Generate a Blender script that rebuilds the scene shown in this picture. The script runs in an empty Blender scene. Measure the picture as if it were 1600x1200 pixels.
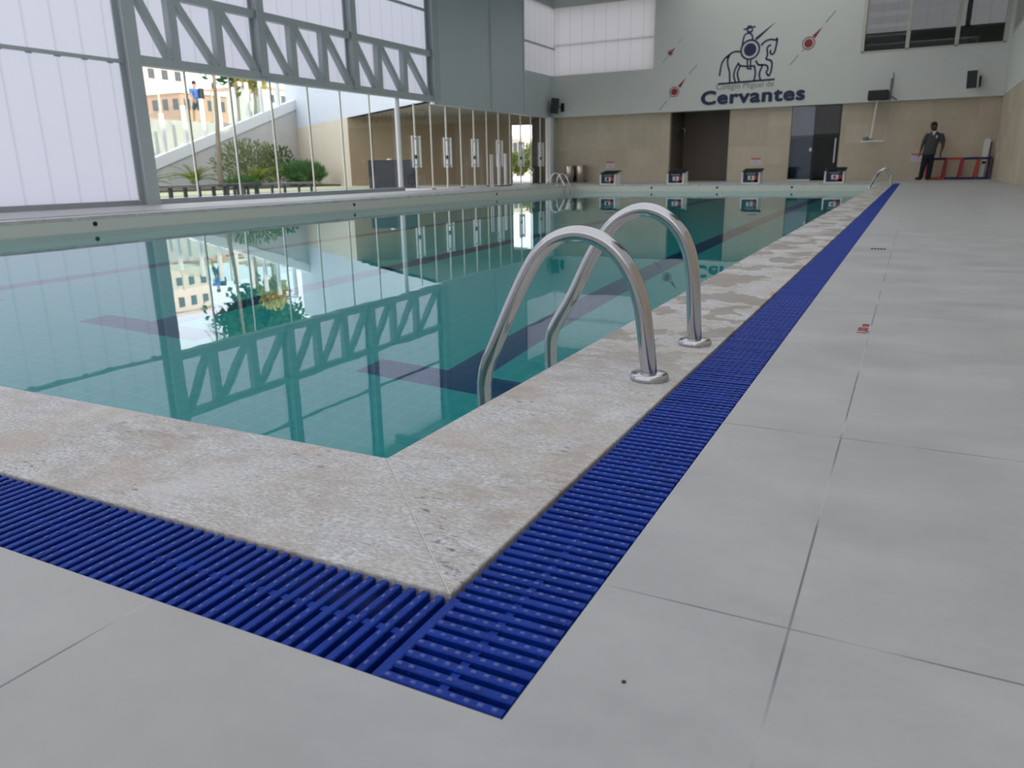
import bpy, bmesh, math, random
from mathutils import Vector, Matrix
C = bpy.context.scene.collection
SC = bpy.context.scene
random.seed(7)
PI = math.pi

# ---------------------------------------------------------------- camera, sky, sun, exposure
cam = bpy.data.cameras.new('camera')
cam.sensor_width = 36.0
cam.lens = 1185.81 / 1600 * 36.0
cam.clip_start = 0.05
cam.clip_end = 500
cam.dof.use_dof = True
cam.dof.focus_distance = 1.55
cam.dof.aperture_fstop = 8.0
co = bpy.data.objects.new('camera', cam)
C.objects.link(co)
Rw = Matrix(((0.89049292, -0.1096632, 0.44158391), (0.45470788, 0.24908847, -0.8550998), (-0.01622048, 0.962252, 0.27167624)))
co.matrix_world = Matrix.Translation((0, 0, 0.5)) @ Rw.to_4x4()
SC.camera = co

world = bpy.data.worlds.new('sky')
SC.world = world
world.use_nodes = True
wn = world.node_tree.nodes
wn['Background'].inputs['Color'].default_value = (0.90, 0.93, 1.0, 1)
wn['Background'].inputs['Strength'].default_value = 2.4

sun = bpy.data.lights.new('sun', 'SUN')
sun.energy = 4.2
sun.angle = math.radians(1.5)
sun.color = (1.0, 0.80, 0.55)
so = bpy.data.objects.new('sun', sun)
C.objects.link(so)
so.rotation_euler = Vector((-0.90, 0.25, -0.30)).to_track_quat('-Z', 'Y').to_euler()

vs = SC.view_settings
vs.view_transform = 'Standard'
vs.look = 'None'
vs.exposure = 0.0
vs.gamma = 1.0
vs.use_curve_mapping = False
SC.cycles.use_denoising = True
SC.cycles.blur_glossy = 0.5
SC.cycles.max_bounces = 12
SC.cycles.transmission_bounces = 10
SC.cycles.transparent_max_bounces = 24

# ---------------------------------------------------------------- materials
class NT:
    def __init__(s, name):
        s.m = bpy.data.materials.new(name)
        s.m.use_nodes = True
        s.t = s.m.node_tree
        s.n = s.t.nodes
        s.n.clear()
        s.out = s.n.new('ShaderNodeOutputMaterial')
    def node(s, typ, **kw):
        x = s.n.new(typ)
        for k, v in kw.items():
            setattr(x, k, v)
        return x
    def link(s, a, b):
        s.t.links.new(a, b)
    def sock(s, v, inp):
        if isinstance(v, (int, float)):
            inp.default_value = v
        elif isinstance(v, tuple):
            inp.default_value = v if len(v) == 4 else (*v, 1)
        else:
            s.link(v, inp)
    def math(s, op, a, b=0.0, c=None):
        x = s.node('ShaderNodeMath', operation=op)
        s.sock(a, x.inputs[0]); s.sock(b, x.inputs[1])
        if c is not None: s.sock(c, x.inputs[2])
        return x.outputs[0]
    def pos(s):
        g = s.node('ShaderNodeNewGeometry')
        p = s.node('ShaderNodeSeparateXYZ')
        s.link(g.outputs['Position'], p.inputs[0])
        return g.outputs['Position'], p.outputs
    def noise(s, vec, scale, detail=4, rough=0.55, sx=(1, 1, 1)):
        mp = s.node('ShaderNodeMapping')
        mp.inputs['Scale'].default_value = sx
        s.link(vec, mp.inputs['Vector'])
        x = s.node('ShaderNodeTexNoise')
        x.inputs['Scale'].default_value = scale
        x.inputs['Detail'].default_value = detail
        x.inputs['Roughness'].default_value = rough
        s.link(mp.outputs[0], x.inputs['Vector'])
        return x.outputs['Fac']
    def ramp(s, f, a, b, lo=0.0, hi=1.0):
        x = s.node('ShaderNodeMapRange')
        x.inputs['From Min'].default_value = a; x.inputs['From Max'].default_value = b
        x.inputs['To Min'].default_value = lo; x.inputs['To Max'].default_value = hi
        s.link(f, x.inputs['Value'])
        return x.outputs[0]
    def mix(s, f, a, b):
        x = s.node('ShaderNodeMix', data_type='RGBA')
        s.sock(f, x.inputs[0]); s.sock(a, x.inputs[6]); s.sock(b, x.inputs[7])
        return x.outputs[2]
    def line(s, c, pitch, off, w):
        # 1 on a joint of width w, repeating every pitch
        f = s.math('FRACT', s.math('DIVIDE', s.math('SUBTRACT', c, off - w / 2), pitch))
        return s.math('LESS_THAN', f, w / pitch)
    def bsdf(s, col, rough=0.6, metal=0.0, spec=0.5, bump=None, bs=0.2, bd=0.01):
        b = s.node('ShaderNodeBsdfPrincipled')
        s.sock(col, b.inputs['Base Color']); s.sock(rough, b.inputs['Roughness'])
        b.inputs['Metallic'].default_value = metal
        b.inputs['Specular IOR Level'].default_value = spec
        if bump is not None:
            k = s.node('ShaderNodeBump')
            k.inputs['Strength'].default_value = bs; k.inputs['Distance'].default_value = bd
            s.link(bump, k.inputs['Height']); s.link(k.outputs[0], b.inputs['Normal'])
        return b.outputs[0]
    def done(s, sh):
        s.link(sh, s.out.inputs['Surface'])
        return s.m

def plain(name, col, rough=0.6, metal=0.0, spec=0.5, var=0.08, scale=6.0):
    t = NT(name)
    P, _ = t.pos()
    n = t.noise(P, scale, 3)
    d = tuple(max(0, c * (1 - var)) for c in col)
    l = tuple(min(1, c * (1 + var)) for c in col)
    return t.done(t.bsdf(t.mix(n, d, l), rough, metal, spec))

def make_deck():
    t = NT('grey porcelain deck tile')
    P, p = t.pos()
    cl = t.ramp(t.noise(P, 3.2, 7, 0.66, (0.8, 1.2, 1)), 0.34, 0.66)
    fine = t.ramp(t.noise(P, 60, 4, 0.6, (1, 0.5, 1)), 0.3, 0.7)
    c = t.mix(cl, (0.40, 0.405, 0.40), (0.515, 0.515, 0.505))
    warm = t.ramp(t.noise(P, 1.1, 3), 0.5, 0.75, 0, 0.6)
    c = t.mix(warm, c, (0.455, 0.45, 0.42))
    c = t.mix(t.math('MULTIPLY', fine, 0.14), c, (0.36, 0.37, 0.37))
    g = t.math('MAXIMUM', t.line(p['X'], 0.705, -0.069, 0.003), t.line(p['Y'], 0.69, 0.80, 0.003))
    gc = t.mix(t.ramp(t.noise(P, 3.0, 2), 0.45, 0.58), (0.20, 0.20, 0.20), (0.50, 0.50, 0.49))
    c = t.mix(g, c, gc)
    r = t.ramp(cl, 0, 1, 0.42, 0.56)
    return t.done(t.bsdf(c, r, 0, 0.35, t.noise(P, 35, 4), 0.06, 0.004))

def make_coping():
    t = NT('flamed granite coping')
    P, p = t.pos()
    big = t.ramp(t.noise(P, 5.5, 5, 0.62), 0.44, 0.66)
    grain = t.noise(P, 210, 3, 0.75, (0.45, 1, 1))
    c = t.mix(t.ramp(grain, 0.36, 0.64), (0.42, 0.415, 0.41), (0.82, 0.82, 0.825))
    mid = t.ramp(t.noise(P, 30, 5, 0.7, (0.5, 1, 1)), 0.38, 0.64)
    c = t.mix(t.math('MULTIPLY', mid, 0.40), c, (0.37, 0.35, 0.33))
    c = t.mix(t.math('MULTIPLY', big, 0.55), c, (0.50, 0.415, 0.325))
    c = t.mix(t.math('MULTIPLY', t.math('MULTIPLY', t.ramp(t.noise(P, 3.4, 3), 0.48, 0.66), mid), 0.6), c, (0.32, 0.255, 0.195))
    pale = t.ramp(t.noise(P, 4.2, 4, 0.6, (1, 1, 1)), 0.56, 0.70)
    c = t.mix(t.math('MULTIPLY', pale, 0.5), c, (0.76, 0.77, 0.79))
    speck = t.math('MULTIPLY', t.ramp(t.noise(P, 105, 3, 0.6, (0.45, 1, 1)), 0.60, 0.66),
                   t.ramp(t.noise(P, 6.0, 3), 0.50, 0.64))
    # flaked, blackened strip beside the mitre joint and another on the near slab
    vx = t.math('SUBTRACT', t.math('ADD', p['X'], p['Y']), 0.285)
    near = t.ramp(t.math('ABSOLUTE', vx), 0.0, 0.075, 1, 0)
    near = t.math('MULTIPLY', near, t.math('GREATER_THAN', p['X'], -0.66))
    flk = t.math('MULTIPLY', t.ramp(t.noise(P, 70, 4, 0.7, (0.5, 1.3, 1)), 0.56, 0.62), near)
    speck = t.math('MAXIMUM', speck, flk)
    c = t.mix(t.math('MULTIPLY', speck, 0.85), c, (0.085, 0.085, 0.095))
    # damp patches left by bathers beyond the handrails
    zone = t.math('MULTIPLY', t.ramp(p['Y'], 1.6, 2.4), t.math('GREATER_THAN', p['X'], -1.0))
    wetn = t.ramp(t.noise(P, 5.0, 4, 0.55, (1, 0.75, 1)), 0.505, 0.525)
    c = t.mix(t.math('MULTIPLY', t.math('MULTIPLY', wetn, zone), 0.75), c, (0.30, 0.265, 0.215))
    j = t.line(p['Y'], 1.45, 3.05, 0.004)
    j = t.math('MULTIPLY', j, t.math('GREATER_THAN', p['Y'], 4.2))
    c = t.mix(j, c, (0.25, 0.24, 0.22))
    h = t.math('ADD', grain, t.math('MULTIPLY', t.noise(P, 40, 3), 1.5))
    return t.done(t.bsdf(c, 0.62, 0, 0.35, h, 0.25, 0.003))

def mosaic(name, ca, cb, pitch, grout, gw=0.006, rough=0.3):
    t = NT(name)
    P, p = t.pos()
    g = t.math('MAXIMUM', t.math('MAXIMUM', t.line(p['X'], pitch, 0.0013, gw), t.line(p['Y'], pitch, 0.0013, gw)), t.line(p['Z'], pitch, 0.0013, gw))
    n = t.ramp(t.noise(P, 14, 2), 0.3, 0.7)
    c = t.mix(g, t.mix(n, ca, cb), grout)
    return t.done(t.bsdf(c, rough, 0, 0.4))

def make_wall_tile():
    t = NT('beige large format wall tile')
    P, p = t.pos()
    n = t.ramp(t.noise(P, 1.3, 5, 0.6), 0.3, 0.7)
    c = t.mix(n, (0.60, 0.50, 0.37), (0.70, 0.60, 0.465))
    vein = t.ramp(t.noise(P, 9, 4, 0.6, (1, 1, 0.3)), 0.35, 0.7)
    c = t.mix(t.math('MULTIPLY', vein, 0.25), c, (0.48, 0.40, 0.30))
    wn = t.node('ShaderNodeTexWhiteNoise', noise_dimensions='3D'); cv = t.node('ShaderNodeCombineXYZ')
    for ax, pt, of in (('X', 1.2, 0.3), ('Y', 1.2, 0.3), ('Z', 0.6, 0.53)):
        t.link(t.math('FLOOR', t.math('DIVIDE', t.math('SUBTRACT', p[ax], of + 0.0007), pt)), cv.inputs[ax])
    t.link(cv.outputs[0], wn.inputs[0])
    c = t.mix(t.math('MULTIPLY', wn.outputs[0], 0.30), c, (0.40, 0.335, 0.25))
    g = t.math('MAXIMUM', t.math('MAXIMUM', t.line(p['X'], 1.2, 0.3, 0.006), t.line(p['Y'], 1.2, 0.3, 0.006)), t.line(p['Z'], 0.6, 0.53, 0.006))
    c = t.mix(t.math('MULTIPLY', g, 0.6), c, (0.44, 0.38, 0.30))
    return t.done(t.bsdf(c, 0.5, 0, 0.35))

def make_poly(name, axis, col, off, pitch=0.455, seam=0.62):
    t = NT(name)
    P, p = t.pos()
    a = t.math('FRACT', t.math('DIVIDE', t.math('SUBTRACT', p[axis], off - 0.03), pitch))
    m = t.ramp(a, 0.0, 0.13, 1, 0)
    rib = t.math('MULTIPLY', t.line(p[axis], 0.0455, off, 0.006), 0.05)
    c = t.mix(t.math('MULTIPLY', m, 1 - seam), col, tuple(x * 0.52 for x in col))
    c = t.mix(rib, c, (0.5, 0.5, 0.55))
    tr = t.node('ShaderNodeBsdfTranslucent'); t.link(c, tr.inputs[0])
    df = t.node('ShaderNodeBsdfDiffuse'); t.link(c, df.inputs[0])
    mx = t.node('ShaderNodeMixShader'); mx.inputs[0].default_value = 0.22
    t.link(tr.outputs[0], mx.inputs[1]); t.link(df.outputs[0], mx.inputs[2])
    return t.done(mx.outputs[0])

def make_glass(name, tint=(0.97, 0.985, 0.98), k=0.9, ior=1.45):
    t = NT(name)
    tr = t.node('ShaderNodeBsdfTransparent'); tr.inputs[0].default_value = (*tint, 1)
    gl = t.node('ShaderNodeBsdfGlossy'); gl.inputs['Roughness'].default_value = 0.01
    fr = t.node('ShaderNodeFresnel')
    bf = t.node('ShaderNodeNewGeometry').outputs['Backfacing']
    t.link(t.math('ADD', t.math('MULTIPLY', bf, 1 / ior - ior), ior), fr.inputs[0])
    mx = t.node('ShaderNodeMixShader')
    t.link(t.math('MULTIPLY', fr.outputs[0], k), mx.inputs[0])
    t.link(tr.outputs[0], mx.inputs[1]); t.link(gl.outputs[0], mx.inputs[2])
    return t.done(mx.outputs[0])

def make_water():
    t = NT('pool water')
    P, p = t.pos()
    n = t.math('ADD', t.noise(P, 1.6, 2, 0.45, (1, 0.7, 1)), t.math('MULTIPLY', t.noise(P, 6, 1), 0.15))
    k = t.node('ShaderNodeBump')
    k.inputs['Strength'].default_value = 0.10; k.inputs['Distance'].default_value = 0.008
    t.link(n, k.inputs['Height'])
    rf = t.node('ShaderNodeBsdfRefraction')
    rf.inputs['Color'].default_value = (0.80, 0.96, 0.95, 1); rf.inputs['Roughness'].default_value = 0.0; rf.inputs['IOR'].default_value = 1.333
    gl = t.node('ShaderNodeBsdfGlossy'); gl.inputs['Roughness'].default_value = 0.0; gl.inputs['Color'].default_value = (0.93, 0.98, 1.0, 1)
    fr = t.node('ShaderNodeFresnel'); fr.inputs[0].default_value = 1.75
    for x in (rf, gl, fr): t.link(k.outputs[0], x.inputs['Normal'])
    mx = t.node('ShaderNodeMixShader')
    t.link(fr.outputs[0], mx.inputs[0]); t.link(rf.outputs[0], mx.inputs[1]); t.link(gl.outputs[0], mx.inputs[2])
    return t.done(mx.outputs[0])

def make_leaf(name, a, b):
    t = NT(name)
    P, p = t.pos()
    c = t.mix(t.ramp(t.noise(P, 7, 3), 0.3, 0.7), a, b)
    d = t.node('ShaderNodeBsdfDiffuse'); t.link(c, d.inputs[0])
    tr = t.node('ShaderNodeBsdfTranslucent'); t.link(c, tr.inputs[0])
    mx = t.node('ShaderNodeMixShader'); mx.inputs[0].default_value = 0.35
    t.link(d.outputs[0], mx.inputs[1]); t.link(tr.outputs[0], mx.inputs[2])
    return t.done(mx.outputs[0])

M = dict(
    deck=make_deck(), coping=make_coping(),
    band=mosaic('pale pool mosaic', (0.76, 0.75, 0.66), (0.83, 0.82, 0.73), 0.03, (0.66, 0.65, 0.58), 0.004),
    pool=mosaic('teal pool mosaic', (0.055, 0.62, 0.64), (0.068, 0.68, 0.69), 0.10, (0.12, 0.74, 0.74), 0.007),
    lane=mosaic('dark blue pool mosaic', (0.008, 0.075, 0.25), (0.012, 0.095, 0.30), 0.10, (0.03, 0.15, 0.34), 0.007),
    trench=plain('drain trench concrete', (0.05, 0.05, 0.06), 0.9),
    tile=make_wall_tile(),
    niche=plain('brown niche tile', (0.20, 0.16, 0.125), 0.5, scale=2),
    white=plain('white wall paint', (0.72, 0.73, 0.69), 0.55, var=0.03, scale=1.5),
    metalwall=plain('grey metal cladding', (0.54, 0.60, 0.61), 0.45, var=0.03, scale=1.2),
    ceil=plain('ceiling paint', (0.55, 0.57, 0.57), 0.7, var=0.03),
    steel=plain('light grey painted steel', (0.435, 0.475, 0.48), 0.42, var=0.05, scale=3),
    dsteel=plain('blue grey steel edge', (0.20, 0.24, 0.29), 0.45),
    track=plain('grey aluminium track', (0.36, 0.39, 0.42), 0.4, 0.2),
    wframe=plain('white painted metal', (0.78, 0.79, 0.78), 0.4, var=0.03),
    cream=plain('cream window frame', (0.62, 0.58, 0.50), 0.45, var=0.04),
    poly=make_poly('translucent polycarbonate wall', 'Y', (0.485, 0.485, 0.545), 7.79),
    polyx=make_poly('translucent polycarbonate end wall', 'X', (0.48, 0.475, 0.49), -12.0),
    polyg=make_poly('shade-toned translucent sheet', 'X', (0.29, 0.28, 0.28), -12.0),  # darker copy of the sheet; weaker backlight put into its colour
    polyh=make_poly('shade-toned translucent side sheet', 'Y', (0.33, 0.325, 0.33), 24.9),  # side copy, colour darkened as if a canopy shaded it from behind
    polyroof=make_poly('translucent roof sheet', 'Y', (0.465, 0.475, 0.495), 0.2, 1.2),
    polyroofd=make_poly('added far skylight sheet', 'Y', (0.49, 0.50, 0.49), 0.2, 1.2),  # for the out-of-view roof strip added to brighten the far end
    glass=make_glass('clear glass'), cglass=make_glass('dim gallery glass', (0.55, 0.56, 0.55)),
    fglass=make_glass('smoky door glass', (0.35, 0.38, 0.40), 1.0, 1.55),
    edge=plain('bright glass edge joint', (0.80, 0.77, 0.68), 0.35, var=0.05),
    jdark=plain('dark glass joint', (0.10, 0.11, 0.10), 0.4),
    water=make_water(),
    chrome=plain('polished stainless steel', (0.56, 0.56, 0.57), 0.12, 1.0, var=0.02, scale=20),
    bsteel=plain('brushed stainless steel', (0.40, 0.36, 0.31), 0.2, 1.0, var=0.03),
    black=plain('black plastic', (0.012, 0.013, 0.015), 0.45),
    matt=plain('matt black rubber', (0.010, 0.011, 0.013), 0.85, spec=0.2),
    dark=plain('charcoal cabinet', (0.030, 0.034, 0.045), 0.5),
    navy=plain('navy panel', (0.008, 0.014, 0.035), 0.4),
    red=plain('red panel', (0.42, 0.02, 0.02), 0.4),
    orange=plain('orange red tube', (0.55, 0.07, 0.03), 0.45),
    magenta=plain('crimson tube', (0.42, 0.03, 0.06), 0.45),
    tubeblue=plain('navy blue tube', (0.012, 0.025, 0.12), 0.45),
    purple=plain('purple tube', (0.12, 0.05, 0.10), 0.45),
    paper=plain('white notice', (0.72, 0.68, 0.72), 0.6, var=0.02),
    ink=plain('grey print', (0.42, 0.40, 0.44), 0.6),
    redink=plain('faded red print', (0.55, 0.20, 0.19), 0.6),
    signblue=plain('dark blue wall lettering', (0.018, 0.026, 0.085), 0.5, var=0.03),
    signgrey=plain('grey wall lettering', (0.23, 0.25, 0.26), 0.5, var=0.03),
    signred=plain('dark red wall decal', (0.30, 0.025, 0.035), 0.5, var=0.03),
    redpaint=plain('red stencil paint', (0.42, 0.035, 0.035), 0.6, var=0.2, scale=90),
    skin=plain('brown skin', (0.085, 0.040, 0.025), 0.5),
    hair=plain('black hair', (0.006, 0.005, 0.005), 0.6),
    polo=plain('grey polo fabric', (0.065, 0.068, 0.07), 0.85),
    under=plain('white undershirt', (0.70, 0.70, 0.70), 0.8),
    trouser=plain('black trousers', (0.008, 0.009, 0.014), 0.8),
    shoe=plain('black shoe leather', (0.008, 0.008, 0.008), 0.4),
    blueshirt=plain('bright blue shirt', (0.05, 0.16, 0.60), 0.8),
    palebrown=plain('tanned skin', (0.45, 0.25, 0.17), 0.5),
    conc=plain('grey concrete', (0.56, 0.55, 0.53), 0.8, var=0.12, scale=1.2),
    pave=plain('light courtyard paving', (0.62, 0.61, 0.58), 0.8, var=0.06, scale=2),
    beige=plain('beige render', (0.66, 0.58, 0.46), 0.8, var=0.04, scale=1.5),
    porch=plain('brown porch render', (0.27, 0.20, 0.125), 0.8, var=0.06, scale=1.5),
    soffit=plain('brown porch ceiling', (0.36, 0.33, 0.28), 0.8, var=0.15, scale=1.2),
    fascia=plain('pale blue white cladding', (0.62, 0.66, 0.74), 0.6, var=0.02),
    soil=plain('planting soil', (0.10, 0.08, 0.055), 0.95, var=0.4, scale=9),
    grass=plain('lawn', (0.42, 0.43, 0.27), 0.95, var=0.3, scale=4),
    bark=plain('grey brown bark', (0.26, 0.21, 0.16), 0.9, var=0.3, scale=10),
    leafd=make_leaf('dark green leaves', (0.035, 0.085, 0.03), (0.10, 0.18, 0.05)),
    leafo=make_leaf('olive leaves', (0.12, 0.16, 0.06), (0.22, 0.26, 0.11)),
    leafg=make_leaf('green strappy leaves', (0.05, 0.14, 0.04), (0.12, 0.24, 0.08)),
    leafc=make_leaf('yellow green fronds', (0.12, 0.18, 0.03), (0.24, 0.30, 0.06)),
    leafy=make_leaf('yellow flowering leaves', (0.40, 0.33, 0.03), (0.55, 0.48, 0.10)),
    brick=plain('salmon brick', (0.55, 0.33, 0.23), 0.85, var=0.15, scale=0.8),
    pinkwall=plain('pale pink render', (0.70, 0.58, 0.50), 0.85, var=0.08, scale=0.5),
    creamwall=plain('cream render', (0.74, 0.70, 0.60), 0.85, var=0.06, scale=0.5),
    pane=plain('dark window pane', (0.08, 0.09, 0.11), 0.15),
    railglass=make_glass('balustrade glass', (0.90, 0.94, 0.93), 0.6),
    bench=plain('dark grey bench timber', (0.055, 0.068, 0.065), 0.55),
    lbench=plain('grey bench timber', (0.20, 0.22, 0.21), 0.55),
    green=plain('scoreboard black', (0.012, 0.016, 0.014), 0.5),
    spk=plain('dark speaker mesh', (0.035, 0.042, 0.045), 0.7),
    scuff=plain('dark scuff', (0.03, 0.032, 0.03), 0.7),
)

def make_grate():
    t = NT('blue grating plastic')
    P, p = t.pos()
    n = t.ramp(t.noise(P, 25, 3), 0.3, 0.7)
    c = t.mix(n, (0.001, 0.026, 0.24), (0.002, 0.040, 0.35))
    d = t.ramp(t.noise(P, 220, 2), 0.62, 0.70, 0, 0.25)
    c = t.mix(d, c, (0.10, 0.16, 0.42))
    return t.done(t.bsdf(c, 0.45, 0, 0.18))
M['grate'] = make_grate()
M['stud'] = plain('highlight-toned grating stud', (0.06, 0.10, 0.38), 0.35, var=0.25, scale=60)  # lighter than the slats; the studs' highlights are painted into this colour

# ---------------------------------------------------------------- mesh helpers
class MB:
    def __init__(s): s.v = []; s.f = []; s.sm = []; s.mi = []; s.cur = 0
    def add(s, vs, fs, smooth=False):
        o = len(s.v); s.v += [tuple(v) for v in vs]
        s.f += [tuple(i + o for i in f) for f in fs]; s.sm += [smooth] * len(fs); s.mi += [s.cur] * len(fs)
        return s
    def box(s, x0, x1, y0, y1, z0, z1):
        vs = [(x, y, z) for z in (z0, z1) for y in (y0, y1) for x in (x0, x1)]
        return s.add(vs, [(0, 2, 3, 1), (4, 5, 7, 6), (0, 1, 5, 4), (2, 6, 7, 3), (0, 4, 6, 2), (1, 3, 7, 5)])
    def beam(s, a, b, w, h, up=(0, 0, 1)):
        a = Vector(a); b = Vector(b); d = (b - a).normalized(); u = Vector(up)
        x = d.cross(u).normalized(); y = x.cross(d)
        vs = [q + x * i * w / 2 + y * j * h / 2 for q in (a, b) for i, j in ((-1, -1), (1, -1), (1, 1), (-1, 1))]
        return s.add(vs, [(0, 3, 2, 1), (4, 5, 6, 7), (0, 1, 5, 4), (1, 2, 6, 5), (2, 3, 7, 6), (3, 0, 4, 7)])
    def quad(s, a, b, c, d): return s.add([a, b, c, d], [(0, 1, 2, 3)])
    def tube(s, pts, r, n=16, cap=True):
        pts = [Vector(p) for p in pts]; rs = r if isinstance(r, (list, tuple)) else [r] * len(pts)
        rings = []; ref = None
        for i, p in enumerate(pts):
            t = (pts[min(i + 1, len(pts) - 1)] - pts[max(i - 1, 0)]).normalized()
            if ref is None:
                ref = Vector((0, 1, 0)) if abs(t.y) < 0.9 else Vector((1, 0, 0))
            x = (ref - t * ref.dot(t)).normalized(); ref = x; y = t.cross(x)
            rings.append([p + (x * math.cos(2 * PI * k / n) + y * math.sin(2 * PI * k / n)) * rs[i] for k in range(n)])
        vs = [v for q in rings for v in q]; fs = []
        for i in range(len(pts) - 1):
            for k in range(n):
                fs.append((i * n + k, i * n + (k + 1) % n, (i + 1) * n + (k + 1) % n, (i + 1) * n + k))
        s.add(vs, fs, True)
        if cap:
            s.add(rings[0], [tuple(range(n - 1, -1, -1))]); s.add(rings[-1], [tuple(range(n))])
        return s
    def lathe(s, prof, cx, cy, n=24):
        vs = [(cx + r * math.cos(2 * PI * k / n), cy + r * math.sin(2 * PI * k / n), z) for r, z in prof for k in range(n)]
        fs = [(i * n + k, i * n + (k + 1) % n, (i + 1) * n + (k + 1) % n, (i + 1) * n + k) for i in range(len(prof) - 1) for k in range(n)]
        fs.append(tuple(range(n - 1, -1, -1))); fs.append(tuple((len(prof) - 1) * n + k for k in range(n)))
        return s.add(vs, fs, True)
    def prism(s, poly, axis, a, b):
        # polygon in the two other axes, extruded from a to b along axis
        def put(p, t):
            return {'x': (t, p[0], p[1]), 'y': (p[0], t, p[1]), 'z': (p[0], p[1], t)}[axis]
        n = len(poly)
        vs = [put(p, a) for p in poly] + [put(p, b) for p in poly]
        fs = [tuple(range(n)), tuple(range(2 * n - 1, n - 1, -1))] + [(i, i + n, (i + 1) % n + n, (i + 1) % n) for i in range(n)]
        return s.add(vs, fs)
    def build(s, name, mat, parent=None, origin=None, bevel=0, mat2=None):
        o0 = Vector(origin) if origin is not None else (parent_loc(parent) if parent else Vector((0, 0, 0)))
        me = bpy.data.meshes.new(name)
        me.from_pydata([tuple(Vector(v) - o0) for v in s.v], [], s.f)
        me.polygons.foreach_set('use_smooth', s.sm); me.polygons.foreach_set('material_index', s.mi)
        bm = bmesh.new(); bm.from_mesh(me); bmesh.ops.recalc_face_normals(bm, faces=bm.faces[:]); bm.to_mesh(me); bm.free()
        me.materials.append(M[mat] if isinstance(mat, str) else mat)
        if mat2: me.materials.append(M[mat2])
        ob = bpy.data.objects.new(name, me); C.objects.link(ob)
        if parent is not None:
            ob.parent = parent
            if origin is not None: ob.location = o0 - parent_loc(parent)
        else:
            ob.location = o0
        if any(s.sm) and not all(s.sm):
            pass
        if bevel:
            b = ob.modifiers.new('bevel', 'BEVEL'); b.width = bevel; b.segments = 2; b.limit_method = 'ANGLE'
        return ob

def parent_loc(o):
    l = Vector((0, 0, 0))
    while o is not None:
        l += o.location; o = o.parent
    return l

def tag(o, label=None, cat=None, group=None, kind=None):
    if label: o['label'] = label
    if cat: o['category'] = cat
    if group: o['group'] = group
    if kind: o['kind'] = kind
    return o

def thing(name, loc, label, cat, group=None, kind=None):
    o = bpy.data.objects.new(name, None); o.empty_display_size = 0.1
    C.objects.link(o); o.location = loc
    return tag(o, label, cat, group, kind)

def struct(o): o['kind'] = 'structure'; return o

def dup(root, loc, label, rotz=None):
    r = root.copy(); C.objects.link(r); r.location = loc; r['label'] = label
    if rotz is not None: r.rotation_euler = (0, 0, rotz)
    for ch in list(root.children):
        c = ch.copy(); C.objects.link(c); c.parent = r
        for g in list(ch.children):
            d = g.copy(); C.objects.link(d); d.parent = c
    return r

def smooth_path(pts, k=6):
    P = [Vector(p) for p in pts]; out = []
    for i in range(len(P) - 1):
        a = P[max(i - 1, 0)]; b = P[i]; c = P[i + 1]; d = P[min(i + 2, len(P) - 1)]
        for j in range(k):
            t = j / k
            out.append(0.5 * ((2 * b) + (c - a) * t + (2 * a - 5 * b + 4 * c - d) * t * t + (3 * b - a - 3 * c + d) * t ** 3))
    out.append(P[-1]); return out

def text_mesh(name, txt, mat, rect, parent=None, plane='wall', y=0, off=0.0, ext=0.003, origin=None, fit='both', space=1.0, bold=0.0):
    cu = bpy.data.curves.new('t', 'FONT'); cu.body = txt; cu.size = 1; cu.offset = off; cu.space_character = space
    cu.resolution_u = 6
    ob = bpy.data.objects.new('t', cu); C.objects.link(ob)
    dg = bpy.context.evaluated_depsgraph_get()
    me = bpy.data.meshes.new_from_object(ob.evaluated_get(dg))
    bpy.data.objects.remove(ob)
    if bold:
        bb = bmesh.new(); bb.from_mesh(me); src = bb.faces[:]
        for k in range(8):
            g = bmesh.ops.duplicate(bb, geom=src)['geom']
            for v in g:
                if isinstance(v, bmesh.types.BMVert): v.co += Vector((math.cos(PI * k / 4) * bold, math.sin(PI * k / 4) * bold, 0.0012 * (k + 1)))
        bb.to_mesh(me); bb.free()
    xs = [v.co.x for v in me.vertices]; ys = [v.co.y for v in me.vertices]
    x0, x1, y0, y1 = min(xs), max(xs), min(ys), max(ys)
    X0, X1, Z0, Z1 = rect
    sx = (X1 - X0) / (x1 - x0); sz = (Z1 - Z0) / (y1 - y0) if fit == 'both' else sx
    bm = bmesh.new(); bm.from_mesh(me)
    r = bmesh.ops.extrude_face_region(bm, geom=bm.faces[:])
    top = {v for v in r['geom'] if isinstance(v, bmesh.types.BMVert)}
    for v in bm.verts:
        a = X0 + (v.co.x - x0) * sx; b = Z0 + (v.co.y - (y0 if fit == 'both' else 0)) * sz; e = (ext if v in top else 0) + v.co.z
        if plane == 'wall': v.co = (a, y - e, b)
        else: v.co = (y - b, a, e + 0.0003)     # on the floor, reading along +y
    bmesh.ops.recalc_face_normals(bm, faces=bm.faces[:])
    o0 = Vector(origin) if origin is not None else (parent_loc(parent) if parent else Vector((0, 0, 0)))
    for v in bm.verts: v.co -= o0
    bm.to_mesh(me); bm.free()
    me.materials.clear(); me.materials.append(M[mat])
    o = bpy.data.objects.new(name, me); C.objects.link(o)
    if parent is not None: o.parent = parent
    else: o.location = o0
    return o

# ---------------------------------------------------------------- main dimensions
XL, YF, XR = -12.2, 27.5, 2.05          # glass side wall, end wall, tiled side wall
PX0, PX1, PY0, PY1 = -9.6, -0.797, 1.043, 23.2   # pool edges
WZ, PZ = -0.20, -1.22                   # water level, pool floor
GX0, GX1 = -0.447, -0.29                # right-hand grating
GY0, GY1 = 0.530, 0.697                 # near grating
YB = -6.0
WO = 0.22                               # overhang of the white upper end wall, shaped to shade the tile tops

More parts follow.
